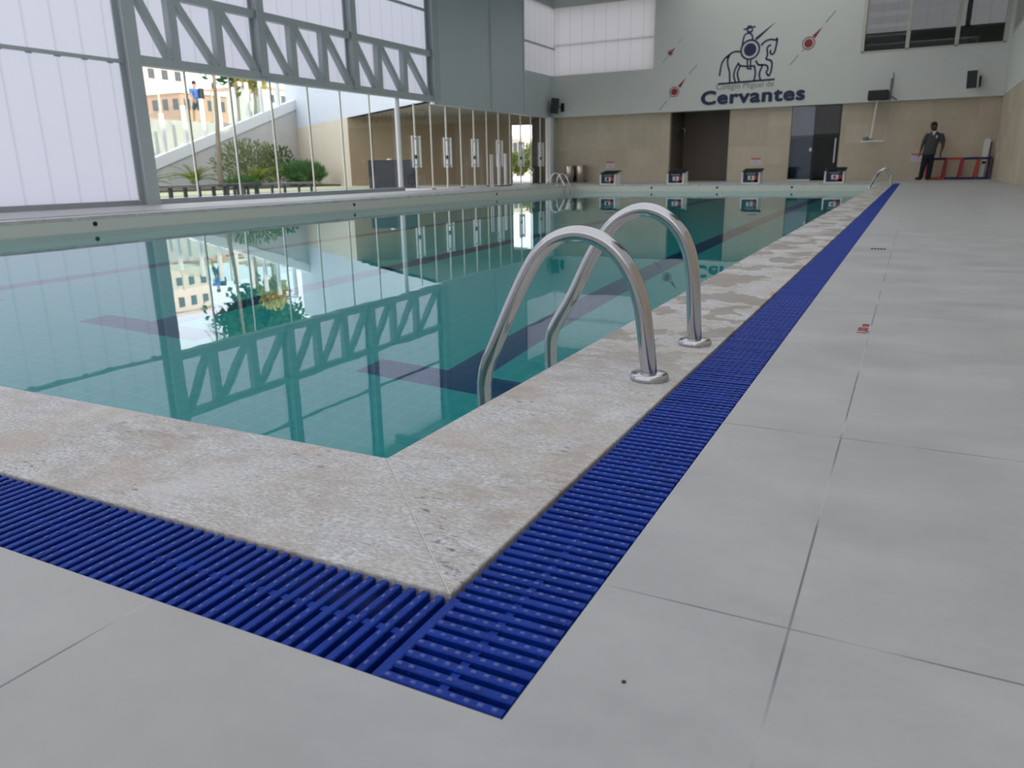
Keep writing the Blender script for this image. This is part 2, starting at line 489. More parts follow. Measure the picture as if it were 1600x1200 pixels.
# ---------------------------------------------------------------- floor, pool shell
f = MB()
f.box(GX1, XR, YB, YF, -0.12, 0)
f.box(XL, GX1, YB, GY0, -0.12, 0)
f.box(GX0 - 0.004, GX1, 22.62, YF, -0.12, 0)
f.box(XL, PX0 - 0.505, GY0, YF, -0.12, 0)
f.box(PX0 - 0.505, GX0 - 0.004, PY1 + 0.35, YF, -0.12, 0)
f.box(PX0 - 0.505, PX0 - 0.35, GY0, GY1, -0.12, 0)
struct(f.build('floor', 'deck'))

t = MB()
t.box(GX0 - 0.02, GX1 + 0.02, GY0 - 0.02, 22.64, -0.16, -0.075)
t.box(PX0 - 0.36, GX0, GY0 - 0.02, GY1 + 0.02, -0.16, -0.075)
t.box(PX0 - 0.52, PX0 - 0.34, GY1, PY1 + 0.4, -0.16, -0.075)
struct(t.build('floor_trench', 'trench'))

def cop(poly):
    m = MB(); m.prism(poly, 'z', -0.045, 0.0)
    return m
e = 0.0015
struct(cop([(PX1, PY0), (PX1, PY1), (GX0 - 0.004, PY1 + 0.35), (GX0 - 0.004, GY1 + 0.002)]).build('trim_1', 'coping', bevel=0.003))
struct(cop([(PX1 - e, PY0), (GX0 - 0.004 - e, GY1 + 0.002), (PX0 - 0.35, GY1 + 0.002), (PX0, PY0)]).build('trim_2', 'coping', bevel=0.003))
struct(cop([(PX0, PY0), (PX0 - 0.35, GY1 + 0.002), (PX0 - 0.35, PY1 + 0.35), (PX0, PY1)]).build('trim_3', 'coping', bevel=0.003))
struct(cop([(PX0, PY1 + e), (PX0 - 0.35, PY1 + 0.35), (GX0 - 0.004, PY1 + 0.35), (PX1, PY1 + e)]).build('trim_4', 'coping', bevel=0.003))

b = MB()
w = 0.15
b.box(PX0 - w, PX0, PY0 - w, PY1 + w, -0.30, -0.045)
b.box(PX1, PX1 + w, PY0 - w, PY1 + w, -0.30, -0.045)
b.box(PX0, PX1, PY0 - w, PY0, -0.30, -0.045)
b.box(PX0, PX1, PY1, PY1 + w, -0.30, -0.045)
struct(b.build('wall_pool_rim', 'band'))
b = MB()
b.box(PX0 - w, PX0, PY0 - w, PY1 + w, PZ, -0.30)
b.box(PX1, PX1 + w, PY0 - w, PY1 + w, PZ, -0.30)
b.box(PX0, PX1, PY0 - w, PY0, PZ, -0.30)
b.box(PX0, PX1, PY1, PY1 + w, PZ, -0.30)
b.box(PX0 - w, PX1 + w, PY0 - w, PY1 + w, PZ - 0.1, PZ)
basin = struct(b.build('floor_pool', 'pool'))
for k in range(4):
    x = -1.9 - 2.2 * k
    m = MB()
    m.box(x - 0.11, x + 0.11, 3.02, PY1 - 1.9, PZ, PZ + 0.003)
    m.box(x - 0.52, x + 0.52, 2.96, 3.18, PZ, PZ + 0.0035)
    m.box(x - 0.52, x + 0.52, PY1 - 2.0, PY1 - 1.78, PZ, PZ + 0.0035)
    m.build('lane_line', 'lane', basin)
wat = MB(); wat.quad((PX0, PY0, WZ), (PX1, PY0, WZ), (PX1, PY1, WZ), (PX0, PY1, WZ))
struct(wat.build('water', 'water'))

gro = MB()
for p, q in (((PX1, PY0), (GX0 - 0.004, GY1 + 0.002)),):
    gro.beam((p[0] - .0008, p[1], -0.0045), (q[0] - .0008, q[1], -0.0045), 0.0022, 0.008)
struct(gro.build('trim_99', plain('pale grout', (0.66, 0.65, 0.62), 0.8)))

# inlets in the pool rim, just above the water
def inlet(loc, axis, label):
    m = MB(); n = 14; r = 0.032
    for rr, d in ((r, 0.008), (r * 0.55, 0.012)):
        ring = []
        for k in range(n):
            a, c = rr * math.cos(2 * PI * k / n), rr * math.sin(2 * PI * k / n)
            ring.append((a, c))
        x, y, z = loc
        if axis == 'y': m.prism([(x + a, z + c) for a, c in ring], 'y', y, y - d)
        else: m.prism([(y + a, z + c) for a, c in ring], 'x', x, x + d)
    tag(m.build('pool_inlet', 'black', origin=loc), label, 'pool inlet', 'round inlets in the pool rim')
inlet((-7.08, PY1, -0.10), 'y', 'small black inlet in the far pool rim between the first two starting blocks')
inlet((-5.10, PY1, -0.10), 'y', 'small black inlet in the far pool rim between the middle two starting blocks')
inlet((-3.02, PY1, -0.10), 'y', 'small black inlet in the far pool rim below the smoky glass entrance')
inlet((PX0, 6.62, -0.10), 'x', 'small black inlet in the left pool rim below the big translucent panel')
inlet((PX0, 12.05, -0.10), 'x', 'small black inlet in the left pool rim below the fixed glass panes')
inlet((PX0, 17.9, -0.10), 'x', 'small black inlet in the left pool rim below the glass doors')

# ---------------------------------------------------------------- blue overflow gratings
def slat(m, p0, p1, wdt, h, z1):
    # one bar with a slightly narrower foot
    a = Vector(p0); b = Vector(p1); d = (b - a).normalized(); n = Vector((-d.y, d.x, 0))
    vs = []
    c = 0.0014
    for q, s in ((a, 1), (b, -1)):
        for off, z in ((-wdt / 2 * 0.75, z1 - h), (-wdt / 2, z1 - c), (-wdt / 2 + c, z1), (wdt / 2 - c, z1), (wdt / 2, z1 - c), (wdt / 2 * 0.75, z1 - h)):
            vs.append((q.x + n.x * off, q.y + n.y * off, z))
    m.add(vs, [(0, 1, 7, 6), (1, 2, 8, 7), (2, 3, 9, 8), (3, 4, 10, 9), (4, 5, 11, 10), (5, 0, 6, 11), (5, 4, 3, 2, 1, 0), (6, 7, 8, 9, 10, 11)])
def stud(m, x, y, z, sx, sy):
    m.cur = 1
    m.add([(x - sx, y - sy, z), (x + sx, y - sy, z), (x + sx, y + sy, z), (x - sx, y + sy, z), (x - sx * .6, y - sy * .6, z + .0011), (x + sx * .6, y - sy * .6, z + .0011), (x + sx * .6, y + sy * .6, z + .0011), (x - sx * .6, y + sy * .6, z + .0011)],
          [(4, 5, 6, 7), (0, 1, 5, 4), (1, 2, 6, 5), (2, 3, 7, 6), (3, 0, 4, 7)])
    m.cur = 0
PITCH, SW = 0.0208, 0.0118
ZT = -0.003
# right-hand run, along the pool's long side
gr = thing('drain_grate', (-0.37, GY0, 0), 'long blue drain grating running from the near corner along the right pool edge', 'drain grating', 'blue overflow gratings')
m = MB(); st = m
y = GY0 + 0.012; i = 0
while y < 22.6:
    bar = y < GY1 - 0.01
    jx = random.uniform(-0.0015, 0.0015)
    slat(m, (GX0 + (0.012 if bar else 0.002) , y, 0), (GX1 - 0.004 + jx, y + random.uniform(-.0006, .0006), 0), SW, 0.026, ZT + random.uniform(-.0006, .0006))
    if y < 3.2:
        for k in range(9):
            if random.random() < 0.85: stud(st, GX0 + 0.016 + k * 0.0158, y, ZT, 0.0036, 0.0024)
    y += PITCH; i += 1
m.build('slats', 'grate', gr, mat2='stud')
m = MB(); m.box(-0.374, -0.364, GY0 + 0.012, 22.58, ZT - 0.022, ZT - 0.0035)
m.build('spine', 'grate', gr)
m = MB(); slat(m, (GX0 + 0.006, GY0 + 0.004, 0), (GX0 + 0.006, GY1 - 0.001, 0), 0.014, 0.026, ZT)
m.build('end_bar', 'grate', gr)
# near run, along the short side
gn = thing('drain_grate', (-2.2, 0.61, 0), 'blue slatted drain grating crossing the lower left along the near pool edge', 'drain grating', 'blue overflow gratings')
m = MB(); st = m
x = GX0 - 0.016
while x > -9.9:
    slat(m, (x, GY0 + 0.003 + random.uniform(-.001, .001), 0), (x + random.uniform(-.0006, .0006), GY1 - 0.003, 0), SW, 0.026, ZT + random.uniform(-.0006, .0006))
    if x > -1.6:
        for k in range(9):
            if random.random() < 0.6: stud(st, x, GY0 + 0.018 + k * 0.0165, ZT, 0.0022, 0.0034)
    x -= PITCH
m.build('slats', 'grate', gn, mat2='stud')
m = MB(); m.box(-9.9, GX0 - 0.016, 0.609, 0.619, ZT - 0.022, ZT - 0.0035)
m.build('spine', 'grate', gn)
# left run
gl = thing('drain_grate', (PX0 - 0.43, 12, 0), 'thin blue line of drain grating along the far left pool edge', 'drain grating', 'blue overflow gratings')
m = MB(); y = GY1 + 0.02
while y < PY1 + 0.3:
    m.box(PX0 - 0.502, PX0 - 0.355, y, y + SW, ZT - 0.026, ZT); y += PITCH
m.build('slats', 'grate', gl)
m = MB(); m.box(PX0 - 0.435, PX0 - 0.425, GY1 + 0.02, PY1 + 0.3, ZT - 0.022, ZT - 0.0035); m.build('spine', 'grate', gl)

# ---------------------------------------------------------------- pool ladders
PROFS = ([(-0.524, 0.0), (-0.531, 0.06), (-0.538, 0.115), (-0.550, 0.185), (-0.572, 0.245), (-0.607, 0.297), (-0.655, 0.333), (-0.712, 0.347), (-0.768, 0.336), (-0.814, 0.303),
          (-0.852, 0.25), (-0.900, 0.158), (-0.948, 0.055), (-0.976, -0.005), (-0.988, -0.055), (-0.990, -0.12), (-0.990, -0.5), (-0.990, -0.95)],
         [(-0.517, 0.0), (-0.522, 0.06), (-0.526, 0.12), (-0.534, 0.21), (-0.550, 0.277), (-0.581, 0.331), (-0.628, 0.369), (-0.685, 0.383), (-0.742, 0.366), (-0.790, 0.325),
          (-0.842, 0.245), (-0.903, 0.122), (-0.955, 0.035), (-0.974, -0.01), (-0.978, -0.06), (-0.978, -0.12), (-0.978, -0.5), (-0.978, -0.95)])
def make_ladder(loc, label):
    r = thing('pool_ladder', loc, label, 'pool ladder', 'stainless steel pool ladders')
    L = Vector(loc)
    for y, prof in zip((0.0, 0.42), PROFS):
        m = MB(); m.tube(smooth_path([(L.x + a, L.y + y, L.z + c) for a, c in prof], 6), 0.0205, 20)
        m.build('handrail', 'chrome', r)
        m = MB(); m.lathe([(0.047, 0.0), (0.0475, 0.006), (0.046, 0.011), (0.0455, 0.0115), (0.0445, 0.015), (0.030, 0.017), (0.0215, 0.018)], L.x + prof[0][0], L.y + y, 32)
        m.build('flange', 'chrome', r)
    for z in (-0.32, -0.58, -0.84):
        m = MB(); m.box(L.x - 1.03, L.x - 0.945, L.y, L.y + 0.42, z, z + 0.025)
        m.build('step', 'chrome', r, bevel=0.006)
    return r
lad = make_ladder((0, 1.75, 0), 'large shiny stainless steel pool ladder in the foreground beside the blue grating')
dup(lad, (0.055, 20.75, 0), 'small distant stainless pool ladder at the far end of the long blue grating')
l2 = dup(lad, (-10.39, 22.35, 0), 'small distant stainless pool ladder on the far left pool edge beside two steel bins', PI)

# ---------------------------------------------------------------- starting blocks
def make_block(loc, num, label):
    r = thing('starting_block', loc, label, 'starting block', 'numbered starting blocks on the far pool edge')
    X, Y, Z = loc; W = 0.235
    m = MB()
    for s in (-1, 1):
        m.prism([(Y, Z), (Y + 0.50, Z), (Y + 0.46, Z + 0.40), (Y + 0.02, Z + 0.318)], 'x', X + s * W - 0.022, X + s * W + 0.022)
    m.box(X - W, X + W, Y, Y + 0.04, Z, Z + 0.035)
    m.build('frame', 'wframe', r)
    m = MB(); m.box(X - W + 0.022, X + W - 0.022, Y + 0.012, Y + 0.035, Z + 0.035, Z + 0.315); m.build('front_panel', 'navy', r)
    m = MB(); m.box(X + 0.02, X + W - 0.023, Y + 0.004, Y + 0.012, Z + 0.04, Z + 0.115)
    m.box(X + 0.105, X + W - 0.023, Y + 0.004, Y + 0.012, Z + 0.04, Z + 0.225); m.build('red_patch', 'red', r)
    m = MB(); m.box(X - 0.075, X + 0.105, Y + 0.003, Y + 0.0118, Z + 0.105, Z + 0.225); pl = m.build('number_plate', 'paper', r)
    text_mesh('number', num, 'navy', (X - 0.01 - 0.024, X + 0.045, Z + 0.118, Z + 0.213), pl, 'wall', Y + 0.0028, 0.03, 0.002)
    m = MB(); m.prism([(Y - 0.02, Z + 0.320), (Y + 0.50, Z + 0.40), (Y + 0.50, Z + 0.425), (Y - 0.02, Z + 0.342)], 'x', X - W - 0.01, X + W + 0.05)
    m.build('platform', 'matt', r, bevel=0.006)
    m = MB(); m.box(X - 0.12, X + 0.14, Y - 0.002, Y + 0.012, Z + 0.268, Z + 0.284); m.build('handgrip', 'track', r)
    return r
for x, n, d in ((-8.53, '1', 'starting block numbered 1, nearest the steel bins'), (-6.38, '2', 'starting block numbered 2, in front of the dark wall niche'),
                (-4.18, '3', 'starting block numbered 3, left of the glass entrance'), (-1.95, '4', 'starting block numbered 4, in front of the dark glass entrance door')):
    make_block((x, PY1 + 0.06, 0), n, 'white framed ' + d)

# ---------------------------------------------------------------- glass side wall (left): columns, truss, translucent panels
struct(MB().box(XL - 0.1, XL + 0.02, YB, 9.3, 0, 0.09).build('baseboard_left', 'track'))
def poly_panel(name, y0, y1, z0, z1):
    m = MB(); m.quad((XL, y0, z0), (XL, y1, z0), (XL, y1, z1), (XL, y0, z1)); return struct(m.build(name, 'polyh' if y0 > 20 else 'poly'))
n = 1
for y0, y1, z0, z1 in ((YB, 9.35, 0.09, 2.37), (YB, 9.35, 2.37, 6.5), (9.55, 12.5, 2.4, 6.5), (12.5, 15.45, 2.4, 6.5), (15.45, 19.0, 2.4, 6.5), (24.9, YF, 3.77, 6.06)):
    poly_panel('window_%d' % n, y0, y1, z0, z1); n += 1
rail = MB()
rail.box(XL, XL + 0.06, YB, 9.35, 2.343, 2.402); rail.box(XL, XL + 0.06, YB, 18.85, 4.62, 4.68)
for k in range(34):
    yy = 7.79 + 0.455 * (3 - k)
    rail.box(XL + 0.005, XL + 0.045, yy - 0.07, yy + 0.02, 2.325, 2.343)
struct(rail.build('trim_5', 'steel'))
rail = MB(); rail.box(XL, XL + 0.05, 24.9, YF, 4.66, 4.72)
struct(rail.build('trim_6', 'steel'))

def column(y, z0, z1, d=0.24, wy=0.13):
    r = thing('column', (XL, y, z0), None, None, None, 'structure')
    m = MB()
    m.box(XL - 0.02, XL + 0.02, y - wy, y + wy, z0, z1)           # outer flange
    m.box(XL + d - 0.02, XL + d, y - wy, y + wy, z0, z1)          # inner flange
    m.box(XL + 0.02, XL + d - 0.02, y - 0.02, y + 0.02, z0, z1)   # web
    m.build('column_shaft', 'steel', r)
    return r
column(9.45, 0, 6.5)
column(12.5, 2.40, 6.5, 0.235, 0.10); column(15.48, 2.40, 6.5, 0.235, 0.10); column(19.0, 2.36, 6.5, 0.235, 0.16)
for yc in (6.5 - 0.0, 3.5, 0.5, -2.5):
    if yc < 5.3: column(yc, 0, 6.5, 0.2, 0.10)

tr = thing('truss', (XL, 14, 2.35), None, None, None, 'structure')
XB = XL + 0.10
MB().box(XL + 0.0, XL + 0.2, 9.58, 18.85, 2.335, 2.49).build('bottom_chord', 'steel', tr)
MB().box(XL + 0.03, XL + 0.17, 9.58, 18.85, 3.50, 3.64).build('top_chord', 'steel', tr)
posts = [9.60, 10.40, 11.44, 12.5, 13.46, 14.46, 15.48, 16.5, 17.6, 18.82]
for yy in posts:
    if yy in (10.40, 11.44, 13.46, 14.46, 16.5, 17.6):
        MB().box(XB - 0.07, XB + 0.07, yy - 0.085, yy + 0.085, 2.49, 3.50).build('truss_post', 'steel', tr)
for a, c in zip(posts[:-1], posts[1:]):
    MB().beam((XB, a + 0.10, 3.50), (XB, c - 0.13, 2.49), 0.12, 0.13, (1, 0, 0)).build('truss_brace', 'steel', tr)

# solid cladding at the far end of the side wall
m = MB()
m.box(XL - 0.1, XL, 19.1, 24.9, 2.37, 6.5); m.box(XL - 0.1, XL, 24.9, YF, 2.37, 3.77); m.box(XL - 0.1, XL, 24.9, YF, 6.06, 6.5)
struct(m.build('wall_left', 'metalwall'))
m = MB(); m.box(XL, XL + 0.05, 22.50, 22.60, 2.38, 6.5); m.box(XL, XL + 0.03, 24.84, 24.9, 2.4, 6.5); m.box(XL - 0.1, XL + 0.06, 19.1, YF, 2.30, 2.37)
struct(m.build('trim_7', 'metalwall'))

# fixed glazing under the truss
struct(MB().box(XL - 0.08, XL + 0.06, 9.58, 17.45, 0, 0.095).build('trim_8', 'track'))
js = [9.58, 10.64, 11.71, 12.81, 13.94, 15.05, 16.16, 17.28]
for a, c in zip(js[:-1], js[1:]):
    p = struct(MB().box(XL - 0.006, XL + 0.006, a + 0.004, c - 0.004, 0.095, 2.335).build('window_%d' % n, 'glass')); n += 1
for yy in js[1:-1]:
    m = MB(); m.box(XL - 0.012, XL + 0.012, yy - 0.016, yy + 0.004, 0.095, 2.335); struct(m.build('trim_%d' % (n + 10), 'edge')); n += 1
    m = MB(); m.box(XL - 0.013, XL + 0.013, yy + 0.004, yy + 0.022, 0.095, 2.335); struct(m.build('trim_%d' % (n + 10), 'jdark')); n += 1
m = MB(); m.tube([(XL + 0.05, 17.28, 0.095), (XL + 0.05, 17.28, 2.335)], 0.065, 16)
struct(m.build('trim_9', 'wframe'))
# glass doors
dj = [17.36]
for k in range(6): dj += [18.12 + 1.612 * k, 18.93 + 1.612 * k]
dj[-1] = 26.85
dn = 1
for i in range(12):
    a, c = dj[i], dj[i + 1]
    d = struct(MB().box(XL - 0.006, XL + 0.006, a + 0.006, c - 0.006, 0.02, 2.28).build('door_%d' % dn, 'glass', origin=(XL, (a + c) / 2, 0.02))); dn += 1
    hinge = a if i % 2 == 0 else c; meet = c if i % 2 == 0 else a
    sg = -1 if i % 2 == 0 else 1
    m = MB(); m.box(XL - 0.012, XL + 0.012, meet + sg * 0.004, meet + sg * 0.026, 0.03, 2.27)
    m.build('meeting_stile', 'edge', d)
    m = MB(); m.box(XL - 0.01, XL + 0.01, hinge - sg * 0.004, hinge - sg * 0.022, 0.03, 2.27)
    m.build('hinge_edge', 'edge', d)
    hy = meet + sg * 0.185
    m = MB(); m.tube([(XL + 0.035, hy, 0.60), (XL + 0.035, hy, 1.43)], 0.026, 10)
    for z in (0.67, 1.36): m.beam((XL + 0.035, hy, z), (XL + 0.035, meet + sg * 0.01, z), 0.02, 0.035); m.beam((XL, meet + sg * 0.02, z), (XL + 0.04, meet + sg * 0.02, z), 0.03, 0.03)
    m.box(XL + 0.02, XL + 0.045, meet + sg * 0.012, meet + sg * 0.035, 0.60, 1.43)
    m.build('handle', 'wframe', d)
    if i % 2 == 0:
        m = MB(); m.box(XL + 0.01, XL + 0.05, meet - 0.06, meet - 0.005, 0.83, 0.93); m.build('lock', 'black', d)
    m = MB(); m.box(XL + 0.0, XL + 0.05, hinge - 0.08, hinge + 0.08, 0.0, 0.02); m.build('pivot', 'black', d)
m = MB(); m.box(XL - 0.1, XL + 0.1, 26.85, 27.1, 0, 2.31); struct(m.build('trim_91', 'wframe'))
m = MB(); m.box(XL - 0.1, XL + 0.08, 27.1, YF, 0, 2.31); struct(m.build('trim_92', 'steel'))

# ---------------------------------------------------------------- end wall, side wall, ceiling
m = MB()
for x0, x1, z0, z1 in ((XL - 0.1, -7.8, 0, 2.335), (-5.75, -3.76, 0, 2.335), (-2.25, XR + 0.1, 0, 2.335)):
    m.box(x0, x1, YF, YF + 0.2, z0, z1)
struct(m.build('wall_far_tiled', 'tile'))
m = MB()
m.box(XL - 0.1, XR + 0.1, YF - WO, YF + 0.2, 2.335, 3.77)
m.box(-8.4, -1.87, YF - WO, YF + 0.2, 3.77, 6.5)
m.box(XL - 0.1, -8.4, YF - WO, YF + 0.2, 6.03, 6.5); m.box(-1.87, 1.93, YF - WO, YF + 0.2, 6.1, 6.5); m.box(1.93, XR + 0.1, YF - WO, YF + 0.2, 3.77, 6.5)
struct(m.build('wall_far', 'white'))
m = MB(); m.quad((XL, YF - WO + 0.1, 3.77), (-8.4, YF - WO + 0.1, 3.77), (-8.4, YF - WO + 0.1, 6.03), (XL, YF - WO + 0.1, 6.03))
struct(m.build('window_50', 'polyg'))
m = MB(); m.box(XL, -8.4, YF - WO + 0.12, YF - WO + 0.15, 4.795, 4.815); struct(m.build('trim_93', 'cream'))
# clear gallery window high on the right
gw = struct(MB().box(-1.86, 1.92, YF + 0.05, YF + 0.06, 3.78, 6.1).build('window_51', 'cglass'))
m = MB()
for x in (-1.84, -0.61, 0.68, 1.90): m.box(x - 0.05, x + 0.05, YF - WO - 0.01, YF + 0.08, 3.77, 6.1)
m.box(-1.86, 1.92, YF - WO - 0.01, YF + 0.08, 3.75, 3.80)
m.build('window_frame', 'cream', gw)
m = MB()
m.box(-4, 4.5, 31.0, 31.1, 3.4, 4.75)
struct(m.build('wall_gallery_low', plain('gallery lower panel', (0.36, 0.39, 0.37), 0.7)))
m = MB(); m.quad((-4, 31.05, 4.75), (4.5, 31.05, 4.75), (4.5, 31.05, 6.6), (-4, 31.05, 6.6)); struct(m.build('window_52', 'polyg'))
m = MB(); m.box(-4, 4.5, 30.9, 31.0, 4.72, 4.80); m.box(0.95, 1.1, 30.9, 31.0, 3.4, 6.6); struct(m.build('trim_94', 'steel'))
m = MB(); m.box(-4.1, 4.6, YF + 0.2, 31.2, 6.6, 6.7); m.box(-4.1, 4.6, YF + 0.2, 31.2, 3.3, 3.4); m.box(-4.1, -4, YF + 0.2, 31.2, 3.3, 6.7); m.box(4.5, 4.6, YF + 0.2, 31.2, 3.3, 6.7)
struct(m.build('wall_gallery', 'white'))

# niche
m = MB(); m.box(-8.0, -7.8, YF + 0.2, 29.4, 0, 2.5); m.box(-8.0, -5.2, 29.4, 29.5, 0, 2.5); m.box(-5.4, -5.2, YF + 0.2, 29.4, 0, 2.5); m.box(-8, -5.2, YF + 0.2, 29.5, 2.5, 2.6)
struct(m.build('wall_niche', 'niche'))
struct(MB().box(-8.0, 0.5, YF, 31.5, -0.12, 0).build('floor_niche', 'deck'))
sh = thing('shower_head', (-7.78, 28.4, 1.75), 'small chrome shower head on the left inner wall of the dark niche', 'shower')
MB().tube(smooth_path([(-7.78, 28.4, 1.80), (-7.68, 28.4, 1.86), (-7.55, 28.4, 1.82), (-7.50, 28.4, 1.74)]), 0.016, 8).build('shower_arm', 'chrome', sh)
MB().lathe([(0.02, 1.75), (0.075, 1.70), (0.08, 1.68)], -7.50, 28.4, 16).build('shower_rose', 'chrome', sh)

# entrance
m = MB(); m.box(-4.0, -3.76, YF + 0.2, 31.4, 0, 2.5); m.box(-4, -1.9, 31.4, 31.5, 0, 2.5); m.box(-2.1, -1.9, YF + 0.2, 31.4, 0, 2.5); m.box(-4, -1.9, YF + 0.2, 31.5, 2.5, 2.6)
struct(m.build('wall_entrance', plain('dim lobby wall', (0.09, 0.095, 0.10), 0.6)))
w1 = struct(MB().box(-3.75, -3.06, YF + 0.06, YF + 0.075, 0.03, 2.33).build('window_53', make_glass('blue grey lobby glass', (0.62, 0.68, 0.76), 1.0, 1.9)))
m = MB(); m.quad((-3.74, YF + 0.34, 0.02), (-3.06, YF + 0.34, 0.02), (-3.06, YF + 0.34, 2.33), (-3.74, YF + 0.34, 2.33))
m.build('blind', plain('blue grey blind', (0.21, 0.235, 0.275), 0.8, var=0.2, scale=2.5), w1)
MB().box(-3.75, -3.06, YF + 0.03, YF + 0.08, 1.37, 1.42).build('transom', 'jdark', w1)
MB().box(-3.76, -3.06, YF - 0.01, YF + 0.09, 0.0, 0.035).build('window_sill', 'wframe', w1)
MB().box(-3.14, -3.07, YF + 0.02, YF + 0.06, 0.92, 1.03).build('lock', 'wframe', w1)
d = struct(MB().box(-3.02, -2.28, YF + 0.12, YF + 0.135, 0.06, 1.36).build('door_50', 'fglass', origin=(-2.65, YF + 0.12, 0.06)))
m = MB(); m.box(-3.06, -2.25, YF + 0.09, YF + 0.16, 1.36, 1.45); m.box(-3.06, -3.0, YF + 0.09, YF + 0.16, 0, 1.36); m.box(-2.30, -2.25, YF + 0.09, YF + 0.16, 0, 2.33); m.build('door_frame', 'black', d)
MB().box(-3.06, -2.25, YF + 0.12, YF + 0.135, 1.45, 2.33).build('fanlight', 'fglass', d)
m = MB(); m.tube([(-2.37, YF + 0.05, 0.55), (-2.37, YF + 0.05, 1.31)], 0.022, 10); m.beam((-2.37, YF + 0.05, 0.62), (-2.37, YF + 0.12, 0.62), 0.03, 0.03); m.beam((-2.37, YF + 0.05, 1.24), (-2.37, YF + 0.12, 1.24), 0.03, 0.03)
m.build('handle', 'wframe', d)

# tiled side wall (right)
struct(MB().box(XR, XR + 0.2, YB, YF, 0, 2.335).build('wall_right_tiled', 'tile'))
m = MB(); m.box(XR - 0.01, XR + 0.2, YB, YF, 2.335, 3.97); m.box(XR - 0.01, XR + 0.2, YB, 2, 3.97, 6.5); m.box(XR - 0.01, XR + 0.2, 2, YF, 6.1, 6.5); m.box(XR - 0.01, XR + 0.2, 26.9, YF, 3.97, 6.1)
struct(m.build('wall_right', 'white'))
gw = struct(MB().box(XR + 0.08, XR + 0.09, 2, 26.9, 3.97, 6.1).build('window_54', 'cglass'))
m = MB(); yy = 26.87
while yy > 2: m.box(XR - 0.03, XR + 0.12, yy - 0.05, yy + 0.05, 3.97, 6.1); yy -= 1.55
m.box(XR - 0.03, XR + 0.12, 2, 26.9, 3.95, 4.0); m.build('window_frame', 'cream', gw)
m = MB(); m.box(4.4, 4.5, 1.5, YF + 0.3, 3.4, 6.6); m.box(2.25, 4.5, 1.4, 1.5, 3.4, 6.6); m.box(2.25, 4.5, 1.4, YF + 0.3, 6.6, 6.7); m.box(2.25, 4.5, 1.4, YF + 0.3, 3.3, 3.4)
struct(m.build('wall_gallery_right', 'white'))

# ceiling: translucent near sheet; far skylight strip, unseen, added to light end wall
m = MB(); m.quad((XL, YB, 6.5), (XR, YB, 6.5), (XR, 9.5, 6.5), (XL, 9.5, 6.5)); struct(m.build('ceiling_sheet', 'polyroof'))
struct(MB().box(XL - 0.2, -7.5, 9.5, YF + 0.3, 6.5, 6.62).build('ceiling', 'ceil'))  # solid on this side to keep the ceiling's reflection in the water dark
struct(MB().box(-0.8, XR + 0.3, 9.5, YF + 0.3, 6.5, 6.62).build('ceiling', 'ceil'))  # solid here to hold light off the far right
m = MB(); m.quad((-7.5, 9.5, 6.5), (-0.8, 9.5, 6.5), (-0.8, YF, 6.5), (-7.5, YF, 6.5)); struct(m.build('ceiling_sheet', 'polyroofd'))
m = MB()
for yy in (-4.5, -1.5, 1.5, 4.5, 7.5, 10.5, 13.5, 16.5, 19.5, 22.5, 25.5): m.box(XL, XR, yy - 0.08, yy + 0.08, 6.22, 6.5)
struct(m.build('trim_95', 'steel'))
# wall behind the photographer
struct(MB().box(XL, XR, YB - 0.2, YB, 0, 2.4).build('wall_near', 'white'))
m = MB(); m.quad((XL, YB, 2.4), (XR, YB, 2.4), (XR, YB, 6.5), (XL, YB, 6.5)); struct(m.build('window_55', 'polyx'))

# ---------------------------------------------------------------- emblem and lettering on the end wall
YW = YF - WO - 0.002
def ribbon(m, pts, w, y=YW, d=0.006, k=5):
    p = smooth_path([(a, 0, b) for a, b in pts], k) if len(pts) > 2 else [Vector((a, 0, b)) for a, b in pts]
    L = []; Rr = []
    for i, q in enumerate(p):
        t = (p[min(i + 1, len(p) - 1)] - p[max(i - 1, 0)]).normalized(); nn = Vector((-t.z, 0, t.x)) * w / 2
        L.append(q + nn); Rr.append(q - nn)
    N = len(p)
    vs = [(v.x, y - d, v.z) for v in L] + [(v.x, y - d, v.z) for v in Rr] + [(v.x, y, v.z) for v in L] + [(v.x, y, v.z) for v in Rr]
    fs = []
    for i in range(N - 1):
        fs += [(i, i + 1, N + i + 1, N + i), (i, 2 * N + i, 2 * N + i + 1, i + 1), (N + i, N + i + 1, 3 * N + i + 1, 3 * N + i)]
    fs += [(0, N, 3 * N, 2 * N), (N - 1, 3 * N - 1, 4 * N - 1, 2 * N - 1)]
    return m.add(vs, fs)
def disc(m, cx, cz, r, y=YW, d=0.006, n=36, r2=None):
    if r2 is None:
        return m.prism([(cx + r * math.cos(2 * PI * k / n), cz + r * math.sin(2 * PI * k / n)) for k in range(n)], 'y', y, y - d)
    return ribbon(m, [(cx + (r + r2) / 2 * math.cos(2 * PI * k / n), cz + (r + r2) / 2 * math.sin(2 * PI * k / n)) for k in range(n + 1)], abs(r - r2), y, d, 1)
KQ = (YF - WO) / YF
def kq(p): return (p[0] * KQ, 0.5 + (p[1] - 0.5) * KQ)
